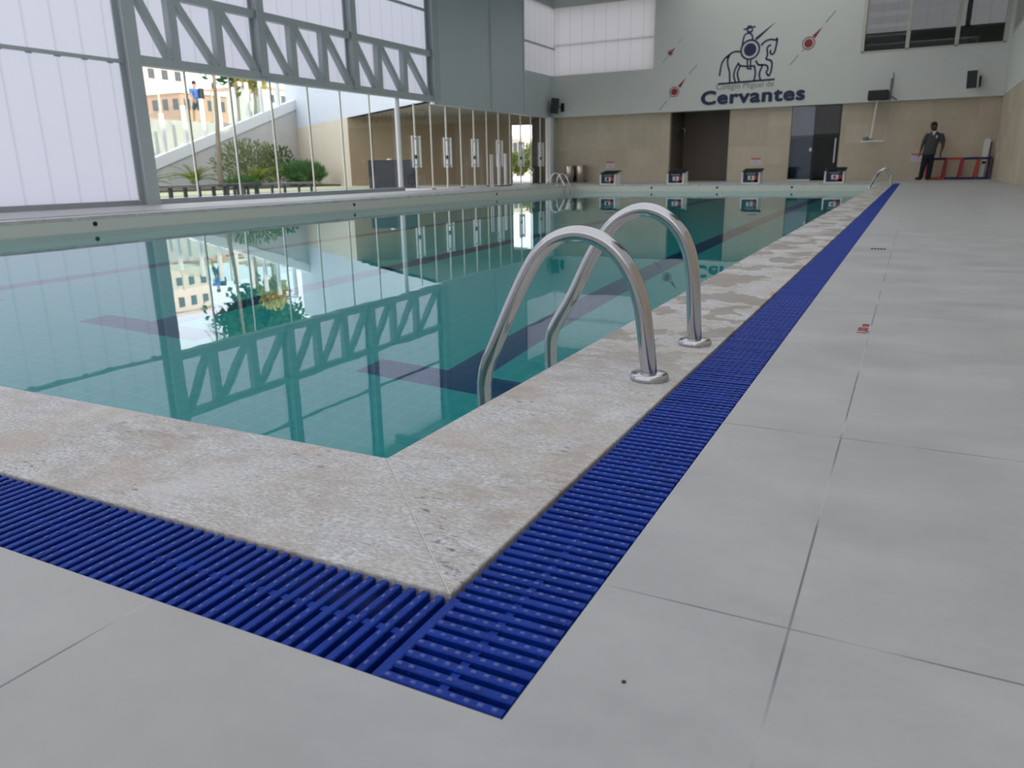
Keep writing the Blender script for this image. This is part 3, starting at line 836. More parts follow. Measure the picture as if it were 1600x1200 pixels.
ST = {'ground': [(-6.204, 3.161), (-4.386, 3.196)], 'tail': [(-6.173, 3.407), (-6.153, 3.617), (-6.107, 3.825), (-6.003, 3.965), (-5.854, 4.066)],
 'hind': [(-5.875, 4.039), (-5.933, 3.897), (-5.907, 3.685), (-5.852, 3.513), (-5.823, 3.193)], 'back': [(-5.957, 3.94), (-5.854, 4.071), (-5.704, 4.13), (-5.505, 4.114)],
 'flank': [(-5.559, 3.786), (-5.67, 3.584), (-5.701, 3.376), (-5.637, 3.19)], 'thigh': [(-5.509, 3.691), (-5.584, 3.495), (-5.576, 3.368), (-5.513, 3.19)],
 'belly': [(-5.581, 3.725), (-5.411, 3.663), (-5.06, 3.645)], 'mid': [(-5.06, 3.665), (-5.011, 3.415), (-5.039, 3.19)],
 'boot1': [(-5.295, 3.891), (-5.275, 3.58)], 'sole': [(-5.29, 3.585), (-5.133, 3.556)], 'boot2': [(-5.19, 3.884), (-5.179, 3.593)],
 'fore': [(-5.029, 3.81), (-4.934, 3.679), (-4.815, 3.638), (-4.875, 3.447), (-4.875, 3.323), (-4.832, 3.20)],
 'lift': [(-4.925, 3.666), (-4.718, 3.651), (-4.637, 3.596), (-4.629, 3.493), (-4.668, 3.433), (-4.586, 3.304)],
 'lift2': [(-4.586, 3.304), (-4.536, 3.383), (-4.506, 3.546), (-4.509, 3.711), (-4.579, 3.789), (-4.709, 3.828)],
 'neck': [(-4.709, 3.828), (-4.664, 3.968), (-4.689, 4.133), (-4.652, 4.211), (-4.57, 4.245)],
 'crest': [(-4.888, 4.25), (-4.769, 4.363), (-4.603, 4.41), (-4.432, 4.375)], 'ear': [(-4.445, 4.365), (-4.386, 4.442)],
 'face': [(-4.39, 4.42), (-4.404, 4.272), (-4.449, 4.033), (-4.527, 3.957), (-4.583, 4.023), (-4.568, 4.099)],
 'torso': [(-5.491, 4.237), (-5.447, 4.562), (-5.345, 4.656), (-5.236, 4.634), (-5.174, 4.539), (-5.165, 4.416)],
 'chin': [(-5.363, 4.792), (-5.336, 4.716), (-5.219, 4.693), (-5.186, 4.776)], 'brim': [(-5.475, 4.781), (-5.1, 4.837)]}
ST = {k: [kq(p) for p in v] for k, v in ST.items()}
em = thing('wall_emblem', (-5.3, YW, 3.9), 'dark blue line emblem of a rider with lance and shield on a horse', 'wall emblem')
m = MB()
for k in ('tail', 'hind', 'back', 'flank', 'thigh', 'belly', 'mid', 'fore', 'lift', 'lift2', 'neck', 'crest', 'ear', 'face'): ribbon(m, ST[k], 0.056)
m.build('horse_outline', 'signblue', em)
m = MB(); ribbon(m, ST['torso'], 0.05, YW, 0.0065); m.build('rider_body', 'signblue', em)
m = MB()
for k in ('boot1', 'boot2', 'sole'): ribbon(m, ST[k], 0.05, YW, 0.0065)
m.build('rider_leg', 'signblue', em)
m = MB()
for k in ('chin', 'brim'): ribbon(m, ST[k], 0.05, YW, 0.0065)
m.prism([kq(p) for p in ((-5.38, 4.793), (-5.367, 4.861), (-5.318, 4.893), (-5.232, 4.885), (-5.185, 4.832), (-5.182, 4.792))], 'y', YW, YW - 0.0075)
m.build('rider_head', 'signblue', em)
m = MB(); sx, sz = kq((-5.225, 4.154)); disc(m, sx, sz, 0.315, YW - 0.001, 0.008, 40, 0.26); disc(m, sx, sz, 0.195, YW, 0.008); m.build('shield', 'signblue', em)
m = MB(); m.prism([kq(p) for p in ((-5.072, 4.429), (-5.093, 4.491), (-4.473, 4.92), (-5.004, 4.443))], 'y', YW, YW - 0.008); m.build('lance', 'signblue', em)
m = MB(); ribbon(m, ST['ground'], 0.06); m.build('ground_line', 'signblue', em)
tag(text_mesh('wall_lettering', 'Cervantes', 'signblue', (-6.71, -3.375, 2.49, 2.945), None, 'wall', YW, 0.0, 0.008, (-5.1, YW, 2.5), space=1.10, bold=0.042),
    'large bold dark blue school name lettering on the white end wall below the emblem', 'wall lettering')
tag(text_mesh('wall_lettering', 'Colégio Miguel de', 'signgrey', (-6.21, -4.365, 2.965, 3.1), None, 'wall', YW, 0.0, 0.006, (-5.3, YW, 2.98), fit='width'),
    'thin grey line of smaller lettering between the emblem and the large bold name', 'wall lettering')
def decal(cx, cz, r, wedge, up, lows, label):
    cx, cz = kq((cx, cz)); wedge = [kq(p) for p in wedge]; up = [kq(p) for p in up]; lows = [[kq(p) for p in l] for l in lows]
    d = thing('wall_decal', (cx, YW, cz), label, 'wall decal', 'dark red lance and shield wall decals')
    m = MB(); disc(m, cx, cz, r, YW - 0.0005, 0.006, 32, r * 0.86); disc(m, cx, cz, r * 0.66, YW, 0.006, 28); m.build('shield', 'signred', d)
    m = MB(); m.prism(wedge, 'y', YW, YW - 0.006); m.build('lance_tip', 'signred', d)
    for l in [up] + lows:
        m = MB(); ribbon(m, l, 0.022 if r > 0.1 else 0.012); m.build('lance_shaft', 'signgrey', d)
decal(-7.888, 4.256, 0.09, [(-7.858, 4.331), (-7.808, 4.284), (-7.711, 4.435)], [(-7.632, 4.544), (-7.497, 4.673)], [[(-7.969, 4.154), (-8.153, 3.964)]],
      'smallest dark red lance and shield decal, beside the translucent corner window')
decal(-7.697, 3.001, 0.17, [(-7.581, 3.183), (-7.493, 3.108), (-7.3, 3.436)], [(-7.212, 3.539), (-6.947, 3.822)], [[(-7.788, 2.874), (-7.866, 2.803)], [(-7.936, 2.726), (-8.206, 2.436)]],
      'dark red lance and shield decal, just left of the large bold lettering')
decal(-3.43, 4.2, 0.19, [(-3.334, 4.406), (-3.247, 4.328), (-3.059, 4.649)], [(-2.978, 4.762), (-2.712, 5.073)], [[(-3.55, 4.043), (-3.614, 3.968)], [(-3.708, 3.875), (-3.954, 3.589)]],
      'largest dark red lance and shield decal, between horse emblem and gallery window')

# ---------------------------------------------------------------- notices, speakers, fittings on the end wall
def notice(x, z, label):
    r = thing('wall_notice', (x, YF, z), label, 'notice', 'red and white wall notices')
    MB().box(x - 0.16, x + 0.16, YF - 0.012, YF, z - 0.12, z + 0.12).build('board', 'paper', r)
    MB().box(x - 0.155, x + 0.155, YF - 0.015, YF - 0.0125, z + 0.045, z + 0.115).build('header', 'redink', r)
    m = MB()
    for k in range(3): m.box(x - 0.12, x + 0.12 - 0.05 * (k == 2), YF - 0.014, YF - 0.0125, z - 0.085 + k * 0.037, z - 0.072 + k * 0.037)
    m.build('print_lines', 'ink', r)
notice(-9.98, 0.625, 'small red and white notice on the beige wall above the starting block numbered 1')
notice(-4.80, 0.64, 'small red and white notice on the beige wall above the starting block numbered 3')
notice(0.02, 0.67, 'small red and white notice on the wall beside the standing man\'s hand')

def speaker(loc, rz, tilt, bodymat, label):
    r = thing('loudspeaker', loc, label, 'loudspeaker', 'wall mounted loudspeakers')
    m = MB(); m.prism([(-0.15, -0.12), (0.15, -0.12), (0.10, 0.15), (-0.10, 0.15)], 'z', -0.26, 0.26)
    a = m.build('cabinet', bodymat, r, origin=(0, 0, 0), bevel=0.015); a.location = (0, 0, 0)
    m = MB(); m.box(-0.135, 0.135, -0.128, -0.116, -0.24, 0.24); g = m.build('grille', 'spk', r, origin=(0, 0, 0)); g.location = (0, 0, 0)
    for o in (a, g): o.rotation_euler = (tilt, 0.10 if rz > 0 else 0.0, rz)
    m = MB(); m.tube([(0.05, 0.12, 0.0), (0.16, 0.30, -0.05), (0.16, 0.33, -0.20)], 0.02, 8); m.box(0.10, 0.22, 0.335, 0.378, -0.2, 0.1)
    bb = m.build('bracket', 'black', r, origin=(0, 0, 0)); bb.location = (0, 0, 0)
    return r
speaker((-11.95, YF - 0.60, 2.72), 0.45, 0.16, 'black', 'dark loudspeaker high in the left corner of the end wall')
s2 = speaker((1.22, YF - 0.60, 2.80), -0.35, 0.16, 'wframe', 'white loudspeaker with dark grille, right of the black box on the end wall')
# black box on a wall arm with hanging pole
YU = YF - WO
hz = thing('pole_unit', (-1.22, YU, 2.5), 'black box on a wall arm with a white pole hanging down to a short crossbar', 'wall fitting')
MB().box(-1.52, -0.95, YU - 0.45, YU - 0.12, 2.36, 2.64).build('black_box', 'green', hz, bevel=0.03)
m = MB(); m.tube([(-0.92, YU - 0.08, 2.36), (-0.92, YU - 0.08, 2.98)], 0.022, 10); m.tube([(-0.90, YU - 0.08, 2.7), (-0.88, YU - 0.08, 3.14)], 0.015, 10)
m.beam((-0.95, YU - 0.2, 2.5), (-0.72, YU - 0.05, 2.36), 0.03, 0.03); m.box(-0.95, -0.89, YU - 0.045, YU - 0.004, 2.40, 2.95)
m.build('wall_arm', 'dsteel', hz)
MB().tube([(-1.245, YU - 0.30, 2.37), (-1.315, YU - 0.30, 1.24)], 0.028, 10).build('pole', 'wframe', hz)
m = MB(); m.box(-1.60, -0.97, YU - 0.36, YU - 0.24, 1.15, 1.19); m.build('crossbar', 'wframe', hz)
m = MB(); m.lathe([(0.05, 1.19), (0.085, 1.22), (0.08, 1.29), (0.03, 1.31)], -1.46, YU - 0.30, 14); m.box(-1.38, -1.26, YU - 0.36, YU - 0.24, 1.19, 1.25); m.build('fitting', 'dsteel', hz)

for x, l in ((-11.42, 'left one of two brushed steel bins by the end wall, nearer the glass doors'), (-10.98, 'right one of two brushed steel bins by the end wall, nearer the first notice')):
    r = thing('waste_bin', (x, 27.15, 0), l, 'bin', 'brushed steel bins')
    MB().lathe([(0.195, 0.0), (0.20, 0.01), (0.20, 0.60), (0.195, 0.615), (0.165, 0.62)], x, 27.15, 32).build('body', 'bsteel', r)
    MB().lathe([(0.165, 0.615), (0.16, 0.622), (0.02, 0.626)], x, 27.15, 32).build('lid', 'black', r)
for y, z, l in ((26.2, 0.66, 'small pale switch plate on the right tiled wall, lower of two'), (26.9, 0.98, 'small pale switch plate on the right tiled wall, upper of two near the corner')):
    r = thing('switch_plate', (XR, y, z), l, 'switch plate', 'switch plates on the tiled wall')
    MB().box(XR - 0.012, XR, y - 0.06, y + 0.06, z - 0.09, z + 0.09).build('plate', 'wframe', r)
    MB().box(XR - 0.018, XR - 0.012, y - 0.02, y + 0.02, z - 0.03, z + 0.03).build('rocker', 'paper', r)

# red and blue tube frame leaning along the wall, white board behind it
rk = thing('tube_frame', (1.15, 27.2, 0), 'low red and blue tubular frame of four bays standing against the end wall', 'tube frame')
xs = [0.34, 0.82, 1.25, 1.66, 2.0]
def bar(nm, a, c, mat): MB().tube([a, c], 0.034, 12).build(nm, mat, rk)
for i, mt in enumerate(('tubeblue', 'orange', 'tubeblue', 'tubeblue')):
    bar('top_rail', (xs[i], 27.2, 0.60), (xs[i + 1], 27.2, 0.61), mt)
for i, mt in enumerate(('orange', 'tubeblue', 'tubeblue', 'tubeblue')):
    bar('bottom_rail', (xs[i], 27.2, 0.034), (xs[i + 1], 27.2, 0.034), mt)
for x, mt in zip(xs, ('magenta', 'magenta', 'magenta', 'orange', 'purple')):
    bar('upright', (x - 0.03, 27.2, 0.03), (x, 27.2, 0.60), mt)
for x, mt in zip(xs[1:], ('magenta', 'magenta', 'orange', 'tubeblue')):
    bar('back_leg', (x - 0.07, 27.40, 0.03), (x - 0.02, 27.24, 0.58), mt)
bd = thing('rescue_board', (1.86, 27.4, 0), 'tall white board with rounded top leaning in the corner behind the tube frame', 'board')
pl = [(1.72, 0.06), (1.84, 0.02)] + [(1.905 - 0.075 + 0.0 + 0.085 * math.cos(a), 1.08 + 0.085 * math.sin(a)) for a in [k * PI / 8 for k in range(9)]]
m = MB(); m.prism(pl, 'y', 27.40, 27.43); m.build('board_face', 'wframe', bd)
m = MB(); m.box(1.925, 1.945, 27.395, 27.43, 0.3, 1.07); m.box(1.76, 1.86, 27.39, 27.40, 0.44, 0.52); m.build('dark_edge', 'black', bd)
pp = thing('post_stand', (-11.75, 22.3, 0), 'pair of short white posts on a dark base plate in front of the glass doors', 'post stand')
MB().box(-11.85, -11.65, 21.85, 22.75, 0, 0.03).build('base_plate', 'jdark', pp)
for y in (22.1, 22.55): MB().tube([(-11.75, y, 0.03), (-11.75, y, 1.0)], 0.05, 12).build('post', 'wframe', pp)
for y in (21.55, 21.68): MB().tube([(-11.75, y, 0.0), (-11.75, y, 0.97)], 0.02, 8).build('thin_post', 'wframe', pp)

# marks on the deck
tag(text_mesh('depth_marking', '1,00 m', 'redpaint', (2.52, 2.67, 0.0, 0.035), None, 'floor', -0.070, 0.012, 0.0008, (-0.085, 2.6, 0)),
    'small red stencilled depth marking on the grey deck tile beside the blue grating', 'floor marking')
m = MB()
for k in range(5): m.box(-0.185 + k * 0.017, -0.173 + k * 0.017, 5.13, 5.20, 0.0002, 0.0015)
tag(m.build('floor_marking', 'scuff', origin=(-0.15, 5.16, 0)), 'small dark marking on the deck tiles farther along beside the blue grating', 'floor marking')
m = MB(); m.lathe([(0.0026, 0.0), (0.0024, 0.0009), (0.001, 0.0012)], -0.205, 0.632, 10)
tag(m.build('screw_head', 'scuff', origin=(-0.205, 0.632, 0)), 'tiny dark screw head in the front deck tile, right of the grating corner', 'screw')

# ---------------------------------------------------------------- people
def skin_mesh(name, chains, mat, parent, sub=2, root=0):
    # chains: lists of (point, radius_x, radius_y); shared points are merged by position
    me = bpy.data.meshes.new(name); bm = bmesh.new(); lay = bm.verts.layers.skin.verify(); seen = {}
    o0 = parent_loc(parent)
    for ch in chains:
        prev = None
        for p, rx, ry in ch:
            key = tuple(round(c, 4) for c in p)
            if key not in seen:
                v = bm.verts.new(Vector(p) - o0); v[lay].radius = (rx, ry); v[lay].use_root = not seen; seen[key] = v
            v = seen[key]
            if prev is not None and bm.edges.get((prev, v)) is None: bm.edges.new((prev, v))
            prev = v
    bm.to_mesh(me); bm.free()
    ob = bpy.data.objects.new(name, me); C.objects.link(ob); ob.parent = parent
    s = ob.modifiers.new('skin', 'SKIN'); s.use_smooth_shade = True; s.branch_smoothing = 0.6
    if sub: sb = ob.modifiers.new('sub', 'SUBSURF'); sb.levels = sub; sb.render_levels = sub
    me.materials.append(M[mat])
    return ob
def ellip(m, c, r, n=14, k=9):
    prof = []
    vs = []; fs = []
    for i in range(k + 1):
        th = PI * i / k
        for j in range(n):
            ph = 2 * PI * j / n
            vs.append((c[0] + r[0] * math.sin(th) * math.cos(ph), c[1] + r[1] * math.sin(th) * math.sin(ph), c[2] + r[2] * math.cos(th)))
    for i in range(k):
        for j in range(n): fs.append((i * n + j, i * n + (j + 1) % n, (i + 1) * n + (j + 1) % n, (i + 1) * n + j))
    return m.add(vs, fs, True)

def hand_chains(w, d, side):
    # wrist point w, direction d (towards the fingertips); four unequal bent fingers and a thumb
    w = Vector(w); d = Vector(d).normalized(); a = Vector((0.35 * side, -0.9, 0)).normalized(); a = (a - d * a.dot(d)).normalized(); b = d.cross(a)
    palm = w + d * 0.055
    out = [[(tuple(w), 0.027, 0.021), (tuple(palm), 0.036, 0.017)]]
    for i, ln in enumerate((0.070, 0.082, 0.076, 0.060)):
        s = (i - 1.5) * 0.020
        k0 = palm + a * s + d * 0.035; k1 = k0 + d * ln * 0.5 + b * 0.012 * side; k2 = k1 + d * ln * 0.42 + b * 0.026 * side
        out.append([(tuple(palm), 0.036, 0.017), (tuple(k0), 0.0105, 0.0105), (tuple(k1), 0.009, 0.009), (tuple(k2), 0.0075, 0.0075)])
    t0 = w + d * 0.03 + a * 0.030; t1 = t0 + (d * 0.7 + a * 0.6).normalized() * 0.035; t2 = t1 + (d * 0.9 + a * 0.3).normalized() * 0.028
    out.append([(tuple(palm), 0.036, 0.017), (tuple(t0), 0.013, 0.013), (tuple(t1), 0.011, 0.011), (tuple(t2), 0.009, 0.009)])
    return out

def loft(m, rings, n=18):
    vs = [(cx + rx * math.cos(2 * PI * k / n), cy + ry * math.sin(2 * PI * k / n), z) for cx, cy, z, rx, ry in rings for k in range(n)]
    fs = [(i * n + k, i * n + (k + 1) % n, (i + 1) * n + (k + 1) % n, (i + 1) * n + k) for i in range(len(rings) - 1) for k in range(n)]
    fs.append(tuple(range(n - 1, -1, -1))); fs.append(tuple((len(rings) - 1) * n + k for k in range(n)))
    return m.add(vs, fs, True)
my = 26.85
man = thing('person', (0.29, my, 0), 'person in a grey polo shirt and black trousers standing near the end wall looking down', 'person')
def P(x, y, z): return (x, my + y, z)
hip = P(0.325, 0, 0.80); chest = P(0.385, 0.0, 1.20); neck = P(0.395, 0.0, 1.375); hd = P(0.368, -0.03, 1.525)
shR = P(0.225, 0.0, 1.305); shL = P(0.595, 0.0, 1.295)
elR = P(0.127, -0.01, 1.02); wrR = P(0.092, -0.08, 0.82); elL = P(0.668, 0.02, 0.99); wrL = P(0.635, -0.06, 0.785)
hpR = P(0.25, 0, 0.74); hpL = P(0.385, 0, 0.74); knR = P(0.212, -0.03, 0.39); knL = P(0.40, 0.0, 0.38); anR = P(0.180, 0.02, 0.075); anL = P(0.385, 0.035, 0.075)
body = [[(hip, 0.13, 0.10), (P(0.35, 0, 1.0), 0.125, 0.095), (chest, 0.15, 0.105), (neck, 0.060, 0.060), (P(0.382, -0.015, 1.44), 0.066, 0.075), (hd, 0.082, 0.098), (P(0.365, -0.02, 1.61), 0.072, 0.085)],
        [(chest, 0.15, 0.105), (shR, 0.062, 0.06), (elR, 0.048, 0.048), (wrR, 0.031, 0.027)],
        [(chest, 0.15, 0.105), (shL, 0.062, 0.06), (elL, 0.048, 0.048), (wrL, 0.031, 0.027)],
        [(hip, 0.13, 0.10), (hpR, 0.085, 0.085), (knR, 0.058, 0.06), (anR, 0.042, 0.045)],
        [(hip, 0.13, 0.10), (hpL, 0.085, 0.085), (knL, 0.058, 0.06), (anL, 0.042, 0.045)]]
body += hand_chains(wrR, (-0.10, -0.25, -1), 1) + hand_chains(wrL, (-0.05, -0.25, -1), -1)
skin_mesh('body', body, 'skin', man)
for sd in (-1, 1):
    m = MB(); ellip(m, P(0.368 + sd * 0.083, -0.01, 1.53), (0.012, 0.022, 0.034)); m.build('ear', 'skin', man)
m = MB(); ellip(m, P(0.360, -0.128, 1.51), (0.017, 0.024, 0.028)); m.build('nose', 'skin', man)
m = MB(); ellip(m, P(0.362, -0.112, 1.468), (0.028, 0.012, 0.009)); m.build('mouth', plain('dark lips', (0.09, 0.03, 0.025), 0.5), man)
for sd in (-1, 1):
    m = MB(); ellip(m, P(0.363 + sd * 0.032, -0.112, 1.54), (0.014, 0.008, 0.007), 10, 6); m.build('eye', 'paper', man)
m = MB(); ellip(m, P(0.368, 0.0, 1.58), (0.092, 0.108, 0.094), 18, 12); m.build('hair', 'hair', man)
m = MB()
loft(m, [(0.325, my, 0.735, 0.175, 0.118), (0.328, my, 0.76, 0.178, 0.12), (0.338, my, 0.88, 0.168, 0.112), (0.36, my, 1.02, 0.178, 0.118), (0.385, my, 1.16, 0.196, 0.122), (0.402, my, 1.26, 0.206, 0.115),
         (0.408, my, 1.32, 0.185, 0.10), (0.405, my, 1.355, 0.125, 0.085), (0.398, my - 0.004, 1.392, 0.072, 0.075)])
m.tube([P(0.27, 0, 1.30), P(0.235, 0, 1.285), P(0.19, -0.005, 1.18), P(0.155, -0.01, 1.075)], [0.06, 0.078, 0.074, 0.070], 14)
m.tube([P(0.55, 0, 1.29), P(0.585, 0, 1.275), P(0.628, 0.0, 1.17), P(0.652, 0.01, 1.06)], [0.06, 0.078, 0.074, 0.070], 14)
m.build('polo_shirt', 'polo', man)
m = MB(); m.prism([(0.335, 1.40), (0.455, 1.395), (0.385, 1.265)], 'y', my - 0.123, my - 0.05); m.build('undershirt', 'under', man)
m = MB(); m.box(0.455, 0.495, my - 0.132, my - 0.10, 1.20, 1.275); m.build('chest_badge', 'paper', man, bevel=0.008)
m = MB(); loft(m, [(0.32, my, 0.58, 0.10, 0.08), (0.318, my, 0.64, 0.160, 0.112), (0.32, my, 0.72, 0.166, 0.114), (0.325, my, 0.80, 0.158, 0.108)])
m.tube([P(0.25, 0, 0.72), P(0.238, -0.012, 0.58), P(0.212, -0.03, 0.39), P(0.192, 0.0, 0.2), P(0.180, 0.015, 0.055)], [0.092, 0.092, 0.076, 0.068, 0.066], 16)
m.tube([P(0.388, 0, 0.72), P(0.395, 0, 0.58), P(0.40, 0.0, 0.38), P(0.393, 0.02, 0.2), P(0.385, 0.03, 0.055)], [0.090, 0.090, 0.076, 0.068, 0.066], 16)
m.build('trousers', 'trouser', man)
for a, dx, dy in ((anR, -0.15, -0.07), (anL, -0.05, -0.16)):
    skin_mesh('shoe', [[((a[0] - dx * 0.3, a[1] - dy * 0.3, 0.050), 0.048, 0.052), ((a[0] + dx * 0.5, a[1] + dy * 0.5, 0.047), 0.052, 0.048), ((a[0] + dx, a[1] + dy, 0.038), 0.046, 0.040)]], 'shoe', man)

# ---------------------------------------------------------------- courtyard outside the glass
m = MB(); m.box(-80, XL - 0.1, -40, 90, -0.25, -0.02); struct(m.build('floor_courtyard', 'pave'))
m = MB(); m.prism([(-25.5, 6), (-20.3, 6), (-20.6, 26.0), (-25.5, 28)], 'z', -0.02, 0.05); struct(m.build('floor_planting_bed', 'soil'))
m = MB(); m.box(-20.3, -16.3, 6, 24, -0.02, 0.0); tag(m.build('lawn', 'grass'), 'strip of dull yellow green lawn behind the benches', 'lawn', None, 'stuff')
# ramp: sloping retaining wall with a white kerb
def rz(y): return 0.61 + (y - 20.05) * 0.3285
m = MB(); m.prism([(8, -0.02), (28.3, -0.02), (28.3, rz(28.3)), (8 + 10.2, rz(18.2)), (8, 0.0)], 'x', -25.7, -25.5); struct(m.build('wall_ramp', 'conc'))
m = MB(); m.prism([(17.2, rz(17.2)), (28.3, rz(28.3)), (28.3, rz(28.3) + 0.42), (17.2, rz(17.2) + 0.42)], 'x', -25.75, -25.45); struct(m.build('trim_ramp_kerb', 'wframe'))
m = MB(); m.prism([(10, -0.02), (30, -0.02), (30, rz(28.8)), (18.3, 0.02), (10, 0.0)], 'x', -28.19, -25.75); struct(m.build('floor_ramp', 'conc'))
m = MB(); m.box(-40, -28.2, 8, 50, -0.02, 2.75); struct(m.build('wall_terrace', 'conc'))
rl = thing('balustrade', (-25.6, 23, rz(23)), 'glass balustrade with white posts climbing along the ramp outside', 'balustrade')
pys = [18.9, 20.0, 21.02, 22.07, 23.0, 23.88, 24.7, 25.49, 26.29, 27.35]
for yy in pys:
    m = MB(); m.box(-25.66, -25.54, yy - 0.07, yy + 0.07, rz(yy) + 0.3, rz(yy) + 0.42 + 1.42); m.build('post', 'wframe', rl)
for a, c in zip(pys[:-1], pys[1:]):
    m = MB(); m.prism([(a + 0.09, rz(a) + 0.45), (c - 0.09, rz(c) + 0.45), (c - 0.09, rz(c) + 1.95), (a + 0.09, rz(a) + 1.95)], 'x', -25.606, -25.594); m.build('glass_panel', 'railglass', rl)
tl = thing('balustrade', (-28.4, 26, 2.75), 'upper glass balustrade with slim posts on the terrace above the ramp', 'balustrade')
m = MB(); m.box(-28.41, -28.39, 20, 34, 2.82, 4.0); m.build('glass_panel', 'railglass', tl)
for k in range(10): MB().box(-28.43, -28.37, 20.5 + 1.4 * k, 20.56 + 1.4 * k, 2.752, 4.05).build('post', 'cream', tl)

# canopy building: beige wall, pale fascia, porch
A = Vector((-19.4, 24.3, 0)); dA = Vector((-13.2, 8.65, 0)).normalized(); A2 = A + dA * 9
B = Vector((-12.42, 19.72, 0))
nrm = Vector((dA.y, -dA.x, 0))
def wallseg(m, a, c, z0, z1, th=0.2, side=1):
    d = (c - a).normalized(); nn = Vector((-d.y, d.x, 0)) * th * side
    q = [a, c, c + nn, a + nn]
    return m.prism([(v.x, v.y) for v in q], 'z', z0, z1)
m = MB(); wallseg(m, A, A2, -0.02, 2.5, 0.3, -1); struct(m.build('wall_porch_side', 'beige'))
m = MB(); wallseg(m, B, A2, 2.5, 6.0, 0.3, -1)
struct(m.build('wall_fascia', 'fascia'))
E1 = Vector((-12.3, 27.5, 0)); dE = E1 - A
def e_(t): return A + dE * t
m = MB(); wallseg(m, e_(0.0), e_(0.803), -0.02, 2.5, 0.25, 1); wallseg(m, e_(0.803), e_(0.903), 2.12, 2.5, 0.25, 1); wallseg(m, e_(0.942), e_(1.0), -0.02, 2.5, 0.25, 1)
struct(m.build('wall_porch', 'porch'))
m = MB(); wallseg(m, e_(0.90), e_(0.945), -0.02, 2.5, 0.4, 1); wallseg(m, e_(0.90), e_(0.945), -0.02, 2.5, 0.12, -1); struct(m.build('trim_porch_column', 'black'))
m = MB(); m.prism([(B.x + 0.1, B.y), (A.x, A.y), (A2.x, A2.y), (-22, 34), (-12.3, 30), (-12.3, 19.72)], 'z', 2.5, 2.6); struct(m.build('ceiling_porch', 'soffit'))
r = thing('cabinet', (-14.7, 20.6, 0), 'low charcoal grey cabinet standing under the porch behind the glass', 'cabinet')
ca = Vector((-15.35, 20.1, 0)); cb = Vector((-14.05, 20.85, 0))
m = MB(); wallseg(m, ca, cb, 0.0, 0.86, 0.5, 1); m.build('body', 'dark', r)
m = MB(); q = ca + (cb - ca) * 0.42; m.lathe([(0.09, 0.86), (0.08, 0.89), (0.02, 0.90)], q.x - 0.05, q.y + 0.15, 12); m.build('paper_cup_lid', 'wframe', r)
m = MB(); wallseg(m, ca + (cb - ca) * 0.5, ca + (cb - ca) * 0.505, 0.02, 0.84, 0.006, -1); m.build('door_gap', 'black', r)

# benches just outside
def bench(y0, y1, x, zt, top, leg, label, npair=3):
    r = thing('bench', (x, (y0 + y1) / 2, -0.02), label, 'bench', 'dark benches outside the glass')
    m = MB()
    for k in range(4): m.box(x - 0.28 + k * 0.145, x - 0.155 + k * 0.145, y0, y1, zt - 0.05, zt)
    m.build('seat', top, r)
    for k in range(npair):
        yy = y0 + 0.10 + (y1 - y0 - 0.2) * k / (npair - 1)
        for s in (-0.22, 0.22): MB().box(x + s - 0.025, x + s + 0.025, yy - 0.025, yy + 0.025, -0.02, zt - 0.05).build('leg', leg, r)
bench(11.2, 12.98, -14.5, 0.29, 'lbench', 'bench', 'grey topped bench outside the glass, nearest the big translucent panel', 5)
bench(13.02, 14.15, -14.3, 0.29, 'bench', 'bench', 'short black bench outside the glass, middle of three', 4)
bench(14.19, 16.4, -14.6, 0.275, 'lbench', 'bench', 'long grey topped bench outside the glass, nearest the porch', 3)

# plants
def leaf_quad(m, p, d, ln, w, up=None):
    d = Vector(d).normalized(); s = d.cross(Vector((random.uniform(-1, 1), random.uniform(-1, 1), random.uniform(-1, 1)))).normalized() * w / 2
    p = Vector(p); q = p + d * ln * 0.5; t = p + d * ln
    m.add([p, q + s, t, q - s], [(0, 1, 2, 3)])
def rnd(): return Vector((random.gauss(0, 1), random.gauss(0, 1), random.gauss(0, 1)))
def bush(name, c, r, n, ln, w, mat, label, upness=0.5):
    root = thing(name, (c[0], c[1], 0.05), label, 'shrub', 'shrubs in the planting bed')
    m = MB()
    for i in range(n):
        v = rnd().normalized() * random.random() ** 0.4
        p = Vector((c[0] + v.x * r[0], c[1] + v.y * r[1], 0.05 + r[2] * (1 + v.z) ))
        leaf_quad(m, p, Vector((v.x, v.y, v.z + upness)) + rnd() * 0.4, ln, w)
    m.build('foliage', mat, root)
    m = MB()
    for i in range(5):
        a = 2 * PI * i / 5; m.tube([(c[0], c[1], 0.05), (c[0] + r[0] * .4 * math.cos(a), c[1] + r[1] * .4 * math.sin(a), 0.05 + r[2])], 0.015, 5)
    m.build('stems', 'bark', root)
